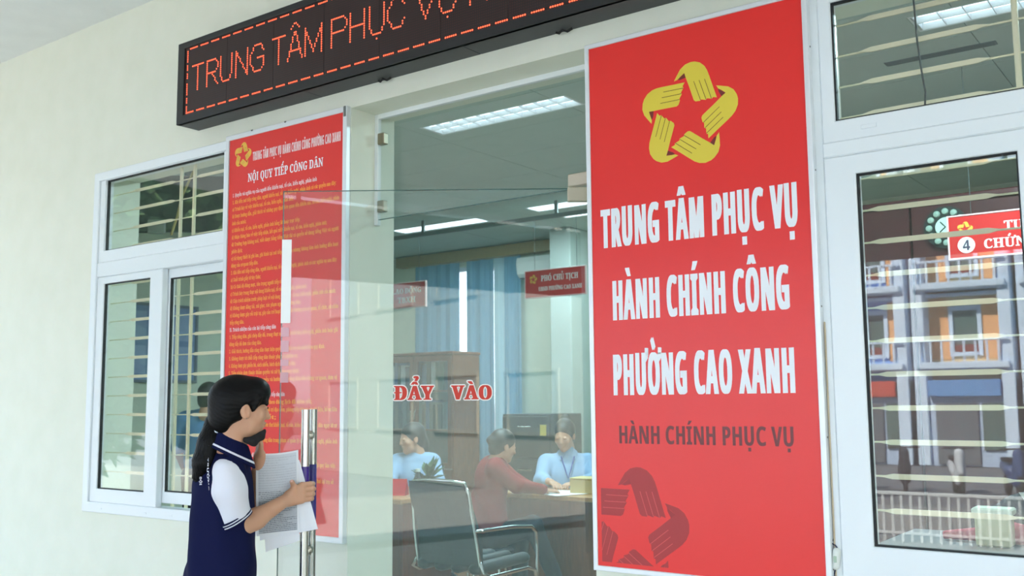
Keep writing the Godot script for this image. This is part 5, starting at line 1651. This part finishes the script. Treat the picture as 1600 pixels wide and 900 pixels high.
func make_staff() -> void:
	var pale_blue := mat("shirt_pale_blue", col(142, 168, 200), 0.8)
	var tan_skin := skin("clerk_skin", col(196, 148, 122))
	var hair_m := mat("hair_dark", col(36, 32, 32), 0.5)
	# right clerk, bent over the desk
	var p := thing("person", "clerk in a pale blue shirt with tied-up hair writing at the right desk", "person", Vector3(-4.24, FLOOR_IN, -3.26), YAW)
	var hb := face_basis(deg_to_rad(-22), 0.35)
	var hc := Vector3(-0.02, 1.10, 0.06)
	var st := sur()
	var b := Blob.new(hc - Vector3.ONE * 0.2, hc + Vector3.ONE * 0.2, 0.008)
	head_into(b, hc, hb, 1.0)
	b.add_to(st)
	b = Blob.new(Vector3(-0.30, 0.68, 0.10), Vector3(0.26, 0.88, 0.50), 0.006)
	b.cap(Vector3(-0.20, 0.775, 0.16), Vector3(-0.13, 0.765, 0.29), 0.032, 0.023, 0.02)
	hand_into(b, Vector3(-0.128, 0.762, 0.30), Vector3(0.3, -0.1, 0.9), Vector3(0, -1, 0.2), Vector3(0.9, 0, -0.3), 0.95, 0.6)
	b.cap(Vector3(0.18, 0.775, 0.17), Vector3(0.05, 0.765, 0.30), 0.032, 0.023, 0.02)
	hand_into(b, Vector3(0.042, 0.762, 0.305), Vector3(-0.7, -0.1, 0.6), Vector3(0, -1, 0.2), Vector3(-0.6, 0, -0.7), 0.95, 0.7)
	b.add_to(st)
	part("body", st.commit(), tan_skin, p)
	b = Blob.new(hc - Vector3.ONE * 0.24, hc + Vector3.ONE * 0.24, 0.009)
	clerk_hair(b, hc, hb, Vector3(-0.01, 0.10, -0.08))
	part("hair", b.mesh(), hair_m, p)
	b = Blob.new(Vector3(-0.34, 0.36, -0.24), Vector3(0.34, 1.04, 0.30), 0.011)
	b.ell(Vector3(0, 0.76, 0.0), Vector3(0.17, 0.19, 0.115), Basis(), 0.04)
	b.ell(Vector3(0, 0.56, -0.03), Vector3(0.16, 0.19, 0.125), Basis(), 0.05)
	b.cap(Vector3(-0.14, 0.905, 0.0), Vector3(0.14, 0.905, 0.0), 0.056, 0.056, 0.04)
	b.cap(Vector3(0, 0.93, 0.01), Vector3(0, 0.985, 0.02), 0.07, 0.052, 0.03)
	b.cap(Vector3(-0.165, 0.89, 0.0), Vector3(-0.205, 0.77, 0.13), 0.060, 0.052, 0.03)
	b.cap(Vector3(-0.205, 0.77, 0.13), Vector3(-0.17, 0.772, 0.21), 0.050, 0.046, 0.03)
	b.cap(Vector3(0.165, 0.89, 0.0), Vector3(0.195, 0.77, 0.13), 0.060, 0.052, 0.03)
	b.cap(Vector3(0.195, 0.77, 0.13), Vector3(0.13, 0.772, 0.21), 0.050, 0.046, 0.03)
	b.ripple(0.003, Vector3(40, 22, 30))
	var sh := part("shirt", b.mesh(), pale_blue, p)
	for s in [-1.0, 1.0]:
		var cs := sur()
		prism(cs, PackedVector2Array([Vector2(s * 0.012, 0.005), Vector2(s * 0.052, 0.055), Vector2(s * 0.085, 0.02), Vector2(s * 0.05, -0.05)]), -0.004, 0.004, Transform3D(Basis(Vector3.UP, s * 0.35) * Basis(Vector3.RIGHT, -0.45), Vector3(0, 0.955, 0.075)))
		part("collar", cs.commit(), pale_blue, sh)
	part("lanyard", tubem([Vector3(-0.05, 0.94, 0.085), Vector3(-0.02, 0.84, 0.118), Vector3(0.0, 0.78, 0.122), Vector3(0.02, 0.84, 0.118), Vector3(0.05, 0.94, 0.085)], 0.005, 5), mat("lanyard_blue", col(50, 70, 150), 0.7), sh)
	seated_legs(p, Vector3(0, 0.47, -0.03), Vector3(0, 0, 1), mat("trouser_dark", col(38, 40, 56), 0.85))
	office_chair(Vector3(-4.24, FLOOR_IN, -3.26) + Basis(Vector3.UP, YAW) * Vector3(0, 0, -0.05), YAW, "dark office chair under the right clerk")
	# left clerk, half hidden by the door jamb
	p = thing("person", "clerk in a pale blue shirt seated at the left desk beside the door jamb", "person", Vector3(-5.17, FLOOR_IN, -2.60), YAW)
	hb = face_basis(deg_to_rad(-62), 0.18)
	hc = Vector3(-0.045, 1.085, 0.03)
	st = sur()
	b = Blob.new(hc - Vector3.ONE * 0.2, hc + Vector3.ONE * 0.2, 0.008)
	head_into(b, hc, hb, 1.0)
	b.add_to(st)
	b = Blob.new(Vector3(-0.34, 0.66, 0.05), Vector3(0.26, 0.90, 0.50), 0.006)
	b.cap(Vector3(-0.20, 0.775, 0.16), Vector3(-0.15, 0.77, 0.29), 0.032, 0.023, 0.02)
	hand_into(b, Vector3(-0.148, 0.765, 0.30), Vector3(0.2, -0.1, 0.9), Vector3(0, -1, 0.2), Vector3(0.9, 0, -0.3), 0.95, 0.5)
	b.cap(Vector3(0.15, 0.775, 0.15), Vector3(0.06, 0.77, 0.30), 0.032, 0.023, 0.02)
	hand_into(b, Vector3(0.052, 0.765, 0.31), Vector3(-0.5, -0.1, 0.8), Vector3(0, -1, 0.2), Vector3(-0.8, 0, -0.5), 0.95, 0.5)
	b.add_to(st)
	part("body", st.commit(), tan_skin, p)
	b = Blob.new(hc - Vector3.ONE * 0.24, hc + Vector3.ONE * 0.24, 0.009)
	clerk_hair(b, hc, hb, Vector3(0, -0.06, -0.09))
	b.cap(hc + hb * Vector3(0, -0.03, -0.085), hc + hb * Vector3(0, -0.17, -0.085), 0.04, 0.03, 0.02)
	part("hair", b.mesh(), hair_m, p)
	b = Blob.new(Vector3(-0.34, 0.36, -0.24), Vector3(0.34, 1.06, 0.30), 0.011)
	b.ell(Vector3(-0.01, 0.77, 0.0), Vector3(0.16, 0.19, 0.115), Basis(), 0.04)
	b.ell(Vector3(0, 0.57, -0.03), Vector3(0.155, 0.19, 0.12), Basis(), 0.05)
	b.cap(Vector3(-0.14, 0.92, 0.0), Vector3(0.10, 0.92, 0.0), 0.056, 0.056, 0.04)
	b.cap(Vector3(-0.03, 0.94, 0.0), Vector3(-0.035, 0.99, 0.01), 0.07, 0.05, 0.03)
	b.cap(Vector3(-0.165, 0.90, 0.0), Vector3(-0.205, 0.77, 0.13), 0.058, 0.05, 0.03)
	b.cap(Vector3(-0.205, 0.77, 0.13), Vector3(-0.185, 0.775, 0.20), 0.05, 0.046, 0.03)
	b.cap(Vector3(0.12, 0.90, 0.0), Vector3(0.16, 0.77, 0.11), 0.058, 0.05, 0.03)
	b.cap(Vector3(0.16, 0.77, 0.11), Vector3(0.12, 0.775, 0.20), 0.05, 0.046, 0.03)
	b.ripple(0.003, Vector3(40, 22, 30))
	part("shirt", b.mesh(), pale_blue, p)
	seated_legs(p, Vector3(0, 0.48, -0.03), Vector3(0, 0, 1), mat("trouser_dark", col(38, 40, 56), 0.85))
	office_chair(Vector3(-5.17, FLOOR_IN, -2.60) + Basis(Vector3.UP, YAW) * Vector3(0, 0, -0.05), YAW, "dark office chair under the left clerk")
	# visitor in red leaning on the desk
	p = thing("person", "visitor in a dark red jacket and black trousers leaning on the right desk", "person", Vector3(-4.207, FLOOR_IN, -2.245), YAW)
	hb = face_basis(deg_to_rad(112), 0.30)
	hc = Vector3(0.098, 1.060, 0.06)
	st = sur()
	b = Blob.new(hc - Vector3.ONE * 0.2, hc + Vector3.ONE * 0.2, 0.008)
	head_into(b, hc, hb, 0.92)
	b.add_to(st)
	b = Blob.new(Vector3(0.22, 0.68, -0.24), Vector3(0.52, 0.86, 0.16), 0.006)
	hand_into(b, Vector3(0.372, 0.755, -0.05), Vector3(0.8, -0.12, -0.5), Vector3(0, -1, 0), Vector3(-0.4, 0, -0.8), 0.95, 0.6)
	hand_into(b, Vector3(0.33, 0.752, -0.15), Vector3(0.8, -0.12, -0.3), Vector3(0, -1, 0), Vector3(0.4, 0, 0.8), 0.95, 0.6)
	b.add_to(st)
	part("body", st.commit(), tan_skin, p)
	b = Blob.new(hc - Vector3.ONE * 0.24, hc + Vector3.ONE * 0.24, 0.009)
	clerk_hair(b, hc, hb, Vector3(0, 0.01, -0.105), 0.92)
	part("hair", b.mesh(), hair_m, p)
	var red := mat("jacket_red", col(128, 22, 26), 0.85)
	b = Blob.new(Vector3(-0.26, 0.36, -0.28), Vector3(0.46, 1.04, 0.28), 0.011)
	var jb := face_basis(deg_to_rad(100))
	b.ell(Vector3(0.01, 0.80, 0.03), Vector3(0.17, 0.19, 0.115), jb, 0.05)
	b.ell(Vector3(-0.01, 0.62, 0.01), Vector3(0.165, 0.20, 0.125), jb, 0.05)
	b.ell(Vector3(0.0, 0.50, 0.0), Vector3(0.17, 0.10, 0.13), jb, 0.04)
	b.cap(Vector3(0.045, 0.925, 0.15), Vector3(0.06, 0.925, -0.10), 0.058, 0.056, 0.04)
	b.cap(Vector3(0.05, 0.95, 0.04), Vector3(0.07, 0.985, 0.05), 0.07, 0.05, 0.03)
	b.cap(Vector3(0.045, 0.91, 0.17), Vector3(0.19, 0.80, 0.15), 0.060, 0.050, 0.03)
	b.cap(Vector3(0.19, 0.80, 0.15), Vector3(0.365, 0.760, -0.035), 0.050, 0.036, 0.03)
	b.cap(Vector3(0.06, 0.91, -0.12), Vector3(0.18, 0.80, -0.18), 0.058, 0.048, 0.03)
	b.cap(Vector3(0.18, 0.80, -0.18), Vector3(0.325, 0.757, -0.15), 0.048, 0.036, 0.03)
	b.ripple(0.004, Vector3(34, 20, 26))
	part("jacket", b.mesh(), red, p)
	b = Blob.new(Vector3(-0.28, 0.0, -0.26), Vector3(0.72, 0.72, 0.26), 0.013)
	b.ell(Vector3(0.0, 0.47, 0.0), Vector3(0.165, 0.10, 0.15), jb, 0.03)
	b.cap(Vector3(0.02, 0.46, 0.10), Vector3(0.29, 0.53, 0.07), 0.085, 0.066, 0.03)
	b.cap(Vector3(0.29, 0.53, 0.07), Vector3(0.47, 0.10, 0.02), 0.064, 0.05, 0.03)
	b.cap(Vector3(0.03, 0.46, -0.10), Vector3(0.20, 0.44, -0.02), 0.085, 0.066, 0.03)
	b.cap(Vector3(0.20, 0.44, -0.02), Vector3(0.20, 0.08, 0.04), 0.064, 0.05, 0.03)
	b.plane(Vector3(0, 0.03, 0), Vector3.DOWN)
	part("trousers", b.mesh(), mat("trouser_black", col(28, 27, 36), 0.85), p)
	for o in [Vector3(0.48, 0, 0.02), Vector3(0.21, 0, 0.05)]:
		b = Blob.new(o + Vector3(-0.16, -0.02, -0.12), o + Vector3(0.24, 0.13, 0.12), 0.010)
		b.cap(o + Vector3(-0.03, 0.045, 0), o + Vector3(0.13, 0.034, -0.02), 0.042, 0.036, 0.02)
		b.plane(Vector3.ZERO, Vector3.DOWN)
		part("shoe", b.mesh(), mat("shoe_dark", col(50, 48, 48), 0.5), p)
	# person in blue behind the left window
	p = thing("person", "person in a light blue shirt standing inside behind the left window", "person", Vector3(-6.784, FLOOR_IN, -1.848), YAW)
	hb = face_basis(deg_to_rad(150), 0.1)
	hc = Vector3(0.045, 1.415, 0.03)
	st = sur()
	b = Blob.new(hc - Vector3.ONE * 0.2, hc + Vector3.ONE * 0.2, 0.009)
	head_into(b, hc, hb, 1.0)
	b.add_to(st)
	b = Blob.new(Vector3(-0.34, 0.60, -0.24), Vector3(0.34, 1.2, 0.24), 0.009)
	for s in [-1.0, 1.0]:
		b.cap(Vector3(0.22 * s, 1.00, 0.0), Vector3(0.19 * s, 0.84, -0.10), 0.036, 0.026, 0.02)
		hand_into(b, Vector3(0.188 * s, 0.83, -0.105), Vector3(-0.1 * s, -0.8, -0.4), Vector3(-s, 0, 0), Vector3(0, -0.3, -0.8), 1.0, 0.5)
	b.add_to(st)
	part("body", st.commit(), tan_skin, p)
	b = Blob.new(hc - Vector3.ONE * 0.24, hc + Vector3.ONE * 0.24, 0.010)
	clerk_hair(b, hc, hb, Vector3.ZERO)
	part("hair", b.mesh(), hair_m, p)
	b = Blob.new(Vector3(-0.34, 0.74, -0.24), Vector3(0.34, 1.40, 0.24), 0.012)
	b.ell(Vector3(0, 1.12, 0), Vector3(0.185, 0.20, 0.12), Basis(), 0.05)
	b.ell(Vector3(0, 0.92, 0), Vector3(0.165, 0.19, 0.12), Basis(), 0.05)
	b.cap(Vector3(-0.15, 1.25, 0), Vector3(0.15, 1.25, 0), 0.06, 0.06, 0.04)
	b.cap(Vector3(0.02, 1.27, 0), Vector3(0.03, 1.325, 0.01), 0.07, 0.055, 0.03)
	for s in [-1.0, 1.0]:
		b.cap(Vector3(0.18 * s, 1.23, 0), Vector3(0.22 * s, 1.01, 0.0), 0.062, 0.052, 0.03)
	b.plane(Vector3(0, 0.80, 0), Vector3.DOWN)
	part("shirt", b.mesh(), mat("shirt_blue", col(96, 142, 192), 0.8), p)
	b = Blob.new(Vector3(-0.26, 0.0, -0.2), Vector3(0.26, 0.94, 0.2), 0.015)
	b.ell(Vector3(0, 0.82, 0), Vector3(0.165, 0.10, 0.12), Basis(), 0.03)
	for s in [-1.0, 1.0]:
		b.cap(Vector3(0.09 * s, 0.78, 0), Vector3(0.09 * s, 0.45, 0), 0.09, 0.066, 0.03)
		b.cap(Vector3(0.09 * s, 0.45, 0), Vector3(0.09 * s, 0.08, 0), 0.066, 0.055, 0.03)
	b.plane(Vector3(0, 0.03, 0), Vector3.DOWN)
	part("trousers", b.mesh(), mat("trouser_black", col(28, 27, 36), 0.85), p)
	for s in [-1.0, 1.0]:
		var o := Vector3(0.09 * s, 0, 0)
		b = Blob.new(o + Vector3(-0.12, -0.02, -0.24), o + Vector3(0.12, 0.13, 0.14), 0.012)
		b.cap(o + Vector3(0, 0.045, 0.04), o + Vector3(0, 0.036, -0.13), 0.042, 0.036, 0.02)
		b.plane(Vector3.ZERO, Vector3.DOWN)
		part("shoe", b.mesh(), mat("shoe_dark", col(50, 48, 48), 0.5), p)

func seated_legs(p: Node, hip: Vector3, f: Vector3, m: Material) -> void:
	var sd := f.cross(Vector3.UP)
	var lo := hip + f * -0.2 + sd * 0.3
	var hi := hip + f * 0.6 - sd * 0.3
	var b := Blob.new(Vector3(minf(lo.x, hi.x), 0.02, minf(lo.z, hi.z)), Vector3(maxf(lo.x, hi.x), hip.y + 0.18, maxf(lo.z, hi.z)), 0.016)
	b.cap(hip - sd * 0.07, hip + sd * 0.07, 0.11, 0.11, 0.03)
	for s in [-1.0, 1.0]:
		var a: Vector3 = hip + sd * 0.09 * s
		var k: Vector3 = a + f * 0.40 + Vector3(0, 0.02, 0)
		var e: Vector3 = Vector3(k.x, 0.08, k.z) - f * 0.06
		b.cap(a, k, 0.085, 0.062, 0.03)
		b.cap(k, e, 0.062, 0.05, 0.03)
		b.cap(e - Vector3(0, 0.035, 0), e + f * 0.12 - Vector3(0, 0.04, 0), 0.04, 0.036, 0.03)
	b.plane(Vector3(0, 0.035, 0), Vector3.DOWN)
	part("trousers", b.mesh(), m, p)

func office_chair(at: Vector3, turn: float, label: String) -> void:
	var t := thing("office_chair", label, "chair", at, turn, "clerks' office chairs")
	var pad := mat("dark_mesh_fabric", col(36, 38, 40), 0.8)
	var b := Blob.new(Vector3(-0.3, 0.28, -0.32), Vector3(0.3, 0.46, 0.32), 0.016)
	for x in [-0.16, 0.0, 0.16]:
		b.cap(Vector3(x, 0.345, -0.18), Vector3(x, 0.345, 0.18), 0.05, 0.05, 0.03, Vector3.UP, 0.6)
	part("seat", b.mesh(), pad, t)
	b = Blob.new(Vector3(-0.3, 0.40, -0.36), Vector3(0.3, 1.0, -0.14), 0.016)
	for x in [-0.15, 0.0, 0.15]:
		b.cap(Vector3(x, 0.48, -0.25), Vector3(x * 0.9, 0.86, -0.27), 0.045, 0.04, 0.03, Vector3.BACK, 0.55)
	part("backrest", b.mesh(), pad, t)
	var blk := mat("black_plastic", col(30, 30, 32), 0.5)
	part("back_bracket", tubem([Vector3(0, 0.31, -0.12), Vector3(0, 0.33, -0.28), Vector3(0, 0.42, -0.31), Vector3(0, 0.56, -0.295)], 0.02, 8), blk, t)
	part("column", tubem([Vector3(0, 0.07, 0), Vector3(0, 0.32, 0)], 0.026, 12), blk, t)
	for k in 5:
		var a := TAU * k / 5
		var d := Vector3(cos(a), 0, sin(a))
		var l := part("base_leg", tubem([Vector3(0, 0.09, 0), d * 0.27 + Vector3(0, 0.065, 0)], [0.022, 0.014], 8), blk, t)
		part("caster", tubem([d * 0.27 + Vector3(-d.z, 0, d.x) * 0.018 + Vector3(0, 0.028, 0), d * 0.27 - Vector3(-d.z, 0, d.x) * 0.018 + Vector3(0, 0.028, 0)], 0.028, 12), blk, l)

# ---------------------------------------------------------------- the street in front of the porch, seen in the panes
func townhouse(x: float, w: float, floors: int, wall_c: Color, accent: Color, shop: Color, label: String, z := 30.0) -> void:
	var t := thing("townhouse", label, "building", Vector3(x, -0.6, z), 0.0, "townhouses across the street")
	var wm := mat("house_wall_" + wall_c.to_html(), wall_c, 0.85)
	var am := mat("house_accent_" + accent.to_html(), accent, 0.85)
	var wh := mat("house_white", col(206, 228, 250), 0.8)
	var gl := mat("house_glass", col(88, 112, 108), 0.12)
	var dark := mat("house_dark", col(40, 38, 40), 0.8)
	var fh := 2.45
	var h := floors * fh + 1.2
	part("wall", boxm(Vector3(-w / 2, 2.6, 0), Vector3(w / 2, h, 8.0)), wm, t)
	part("shop_back", boxm(Vector3(-w / 2, 0, -0.62), Vector3(w / 2, 2.6, 8.0)), mat("shop_wall", col(176, 198, 226), 0.8), t)
	part("shop_door", boxm(Vector3(-w * 0.3, 0.05, -0.70), Vector3(w * 0.12, 1.9, -0.62), 0.01), mat("shop_door_grey", col(96, 104, 112), 0.5), t)
	part("shop_window", boxm(Vector3(w * 0.16, 0.5, -0.70), Vector3(w * 0.38, 1.9, -0.62), 0.01), gl, t)
	for s in [-1.0, 1.0]:
		part("pier", boxm(Vector3(s * (w / 2 - 0.18) - 0.18, 0, -0.74), Vector3(s * (w / 2 - 0.18) + 0.18, h, 0.0), 0.02), wh, t)
	part("shop_sign", boxm(Vector3(-w / 2 + 0.4, 2.1, -0.85), Vector3(w / 2 - 0.4, 2.6, -0.62), 0.02), mat("shop_" + shop.to_html(), shop, 0.5), t)
	for f in range(1, floors):
		var y := f * fh + 0.7
		var bal := part("balcony", boxm(Vector3(-w / 2 + 0.1, y - 0.22, -0.9), Vector3(w / 2 - 0.1, y, 0.0), 0.03), wh, t)
		part("rail", boxm(Vector3(-w / 2 + 0.12, y + 0.62, -0.88), Vector3(w / 2 - 0.12, y + 0.69, -0.80), 0.01), wh, bal)
		var n := int(w / 0.32)
		for k in n:
			part("baluster", boxm(Vector3(-w / 2 + 0.2 + k * 0.32, y, -0.86), Vector3(-w / 2 + 0.26 + k * 0.32, y + 0.62, -0.81)), wh, bal)
		part("accent_panel", boxm(Vector3(-w / 2 + 0.36, y + 0.1, -0.03), Vector3(-w / 6, y + 2.0, 0.0)), am, t)
		part("accent_panel", boxm(Vector3(w / 6, y + 0.1, -0.03), Vector3(w / 2 - 0.36, y + 2.0, 0.0)), am, t)
		var win := part("window", framem(-w / 6, w / 6, y + 0.2, y + 1.75, [0.12, 0.12, 0.12, 0.14], -0.10, 0.02), wh, t)
		part("pane", boxm(Vector3(-w / 6 + 0.1, y + 0.3, -0.01), Vector3(w / 6 - 0.1, y + 1.65, 0.0)), gl, win)
		part("pane", boxm(Vector3(-w / 6 + 0.1, y + 0.3, -0.04), Vector3(w / 6 - 0.1, y + 0.55, -0.015)), mat("house_maroon", col(120, 52, 40), 0.7), win)
		part("cornice", boxm(Vector3(-w / 2, y + 2.05, -0.30), Vector3(w / 2, y + 2.16, 0.0), 0.02), wh, t)
	part("roof", boxm(Vector3(-w / 2, h, -0.5), Vector3(w / 2, h + 0.25, 8.0), 0.03), wh, t)

func make_street() -> void:
	var asphalt := plaster("asphalt", col(120, 122, 126), col(108, 110, 114))
	struct("ground", boxm(Vector3(-70, -1.0, 17.0), Vector3(60, -0.62, 60)), asphalt, "grey street in front of the office")
	struct("ground_001", boxm(Vector3(-70, -1.0, 6.5), Vector3(60, -0.60, 17.0)), plaster("yard_concrete", col(156, 156, 152), col(146, 146, 142)), "pale concrete yard between porch and street")
	var blue := col(140, 186, 246)
	var cream := col(238, 214, 170)
	var white := col(222, 232, 240)
	var orange := col(232, 176, 122)
	var n := 0
	# neighbours left to right as seen from the porch, each with its own colours
	for e in [[-33.0, 4.2, 4, cream, orange, col(190, 70, 50), "cream townhouse with orange panels far left along the street"], [-28.6, 4.0, 3, white, blue, col(170, 60, 50), "white townhouse with blue panels and a red shop sign far left"], [-24.4, 4.0, 4, blue, cream, col(70, 120, 90), "blue townhouse with cream panels and a green shop sign"], [-20.2, 3.8, 3, white, orange, col(60, 100, 170), "white townhouse with orange panels and a blue shop sign"], [-16.2, 3.8, 4, cream, blue, col(96, 130, 170), "cream townhouse with blue panels"], [-12.5, 3.2, 3, cream, orange, col(150, 50, 46), "cream townhouse next to the blue one across the street"], [-9.65, 2.2, 4, blue, orange, col(196, 72, 50), "narrow blue townhouse with a red shop sign mirrored in the right window"], [-6.95, 2.85, 4, cream, orange, col(96, 150, 210), "cream and orange townhouse mirrored in the right window"], [-3.55, 3.6, 4, white, blue, col(110, 160, 210), "white townhouse with blue panels opposite the porch"], [0.5, 4.2, 3, white, cream, col(70, 110, 90), "white townhouse with cream panels opposite the porch"], [5.0, 4.2, 4, white, blue, col(60, 90, 150), "tall white townhouse at the near end of the street"]]:
		townhouse(e[0], e[1], e[2], e[3], e[4], e[5], e[6])
		n += 1
	# plain wing added so the open door leaf mirrors an even pale veil
	var wing := thing("added_wing", "added plain cream wing right of the yard, mirrored as a veil in the open door", "building", Vector3(9.0, -0.6, 0))
	var wing_m := plaster("wing_plaster", col(184, 187, 178), col(177, 180, 171))
	part("wall", boxm(Vector3(0, 0, 6.8), Vector3(6.0, 7.4, 27.0)), wing_m, wing)
	part("roof", boxm(Vector3(-0.5, 7.4, 6.6), Vector3(6.2, 7.7, 27.2), 0.03), wing_m, wing)
	for f in 2:
		for k in 6:
			var wn := part("window", framem(-1.0, 1.0, 0, 1.5, [0.08, 0.08, 0.08, 0.08], 0.05, -0.02), wing_m, wing, Vector3(0, 1.3 + f * 3.4, 8.6 + k * 3.2))
			wn.rotation.y = -PI / 2
			part("pane", boxm(Vector3(-0.92, 0.08, -0.005), Vector3(0.92, 1.42, 0.005)), mat("wing_glass", col(168, 178, 176), 0.3), wn)
	# low railing round the yard
	var rail_m := mat("railing_paint", col(206, 214, 218), 0.5)
	var fence := thing("yard_railing", "low pale steel railing along the far edge of the yard", "railing", Vector3(0, -0.6, 12.0))
	part("top_rail", boxm(Vector3(-16, 0.66, -0.03), Vector3(0.5, 0.71, 0.03), 0.008), rail_m, fence)
	part("bottom_rail", boxm(Vector3(-16, 0.10, -0.02), Vector3(0.5, 0.14, 0.02), 0.006), rail_m, fence)
	var picket := boxm(Vector3(-0.018, 0.0, -0.01), Vector3(0.018, 0.66, 0.01))
	for k in 126:
		part("picket", picket, rail_m, fence, Vector3(-15.9 + k * 0.13, 0, 0))
	# one small street tree; tall ones added to darken the left window reflections
	var leaf_m := mat("tree_leaf", col(74, 104, 58), 0.8)
	leaf_m.backlight_enabled = true
	leaf_m.backlight = Color(0.2, 0.3, 0.1)
	var bark := mat("tree_bark", col(96, 80, 66), 0.9)
	var i := 0
	for p in [[Vector3(-7.9, -0.6, 17.5), 2.6, "small leafy street tree mirrored at the left of the right window"], [Vector3(-16.5, -0.6, 9.6), 7.2, "added tall leafy tree nearest the left end of the porch, darkening the left panes"], [Vector3(-19.4, -0.6, 11.4), 7.8, "added tall leafy tree, second from the porch, darkening the left panes"], [Vector3(-22.6, -0.6, 13.4), 8.4, "added tall leafy tree, third from the porch, darkening the left panes"], [Vector3(-17.8, -0.6, 7.0), 7.2, "added tall leafy tree beside the left end of the wall, darkening the left panes"]]:
		var t := thing("street_tree", p[2], "tree", p[0], 0.0, "street trees")
		var hh: float = p[1]
		part("trunk", tubem([Vector3.ZERO, Vector3(0.05, hh * 0.3, 0), Vector3(0.0, hh * 0.6, 0.05)], [0.13, 0.10, 0.07], 8), bark, t)
		var r := RandomNumberGenerator.new()
		r.seed = 20 + i
		var mm := MultiMesh.new()
		mm.transform_format = MultiMesh.TRANSFORM_3D
		var lst := sur()
		tri(lst, Vector3(0, 0, 0), Vector3(0.06, 0.09, 0.01), Vector3(0, 0.2, 0), Vector3(0, 0, 1))
		tri(lst, Vector3(0, 0, 0), Vector3(0, 0.2, 0), Vector3(-0.06, 0.09, 0.01), Vector3(0, 0, 1))
		mm.mesh = lst.commit()
		var big := hh > 4.0
		var many := 14000 if big else 2200
		mm.instance_count = many
		for k in many:
			var d := Vector3(r.randfn(), r.randfn() * 0.9, r.randfn()).normalized() * pow(r.randf(), 0.4)
			var pos := Vector3(0, hh * (0.58 if big else 0.72), 0) + d * (Vector3(hh * 0.30, hh * 0.46, hh * 0.30) if big else Vector3(hh * 0.30, hh * 0.28, hh * 0.30))
			mm.set_instance_transform(k, Transform3D(Basis.from_euler(Vector3(r.randf() * TAU, r.randf() * TAU, r.randf() * TAU)).scaled(Vector3.ONE * (2.2 if big else 1.0)), pos))
		var mi := MultiMeshInstance3D.new()
		mi.name = "foliage"
		mi.multimesh = mm
		mi.material_override = leaf_m
		mi.set_meta("kind", "stuff")
		t.add_child(mi)
		i += 1
	# parked scooters along the railing
	for k in 5:
		scooter(Vector3(-7.4 + k * 1.1, -0.62, 20.0), 1.35 - 0.05 * k, [col(150, 40, 44), col(46, 50, 58), col(196, 204, 212), col(60, 84, 130), col(40, 40, 44)][k], ["red", "dark grey", "silver", "blue", "black"][k])

func scooter(at: Vector3, turn: float, c: Color, word: String) -> void:
	var t := thing("scooter", "parked %s scooter by the street" % word, "scooter", at, turn, "scooters parked by the street")
	var body := mat("scooter_" + word, c, 0.3)
	var blk := mat("black_rubber", col(24, 24, 24), 0.7)
	for x in [-0.6, 0.6]:
		var st := sur()
		var ring := []
		for k in 19:
			ring.append(Vector3(x + cos(TAU * k / 18) * 0.2, 0.25 + sin(TAU * k / 18) * 0.2, 0))
		tube(st, ring, 0.05, 8, false)
		part("wheel", st.commit(), blk, t)
	var b := Blob.new(Vector3(-0.9, 0.15, -0.25), Vector3(0.9, 1.15, 0.25), 0.03)
	b.cap(Vector3(-0.75, 0.62, 0), Vector3(-0.15, 0.52, 0), 0.13, 0.15, 0.05)
	b.cap(Vector3(-0.15, 0.35, 0), Vector3(0.35, 0.32, 0), 0.10, 0.08, 0.05)
	b.cap(Vector3(0.38, 0.35, 0), Vector3(0.50, 0.92, 0), 0.13, 0.10, 0.05)
	b.cap(Vector3(0.60, 0.50, 0), Vector3(0.52, 0.9, 0), 0.07, 0.09, 0.05)
	part("fairing", b.mesh(), body, t)
	part("saddle", cbox(Vector3(-0.42, 0.76, 0), Vector3(0.68, 0.08, 0.22), 0.03), blk, t)
	part("handlebar", tubem([Vector3(0.40, 1.02, -0.32), Vector3(0.47, 1.02, 0), Vector3(0.40, 1.02, 0.32)], 0.018, 8), blk, t)
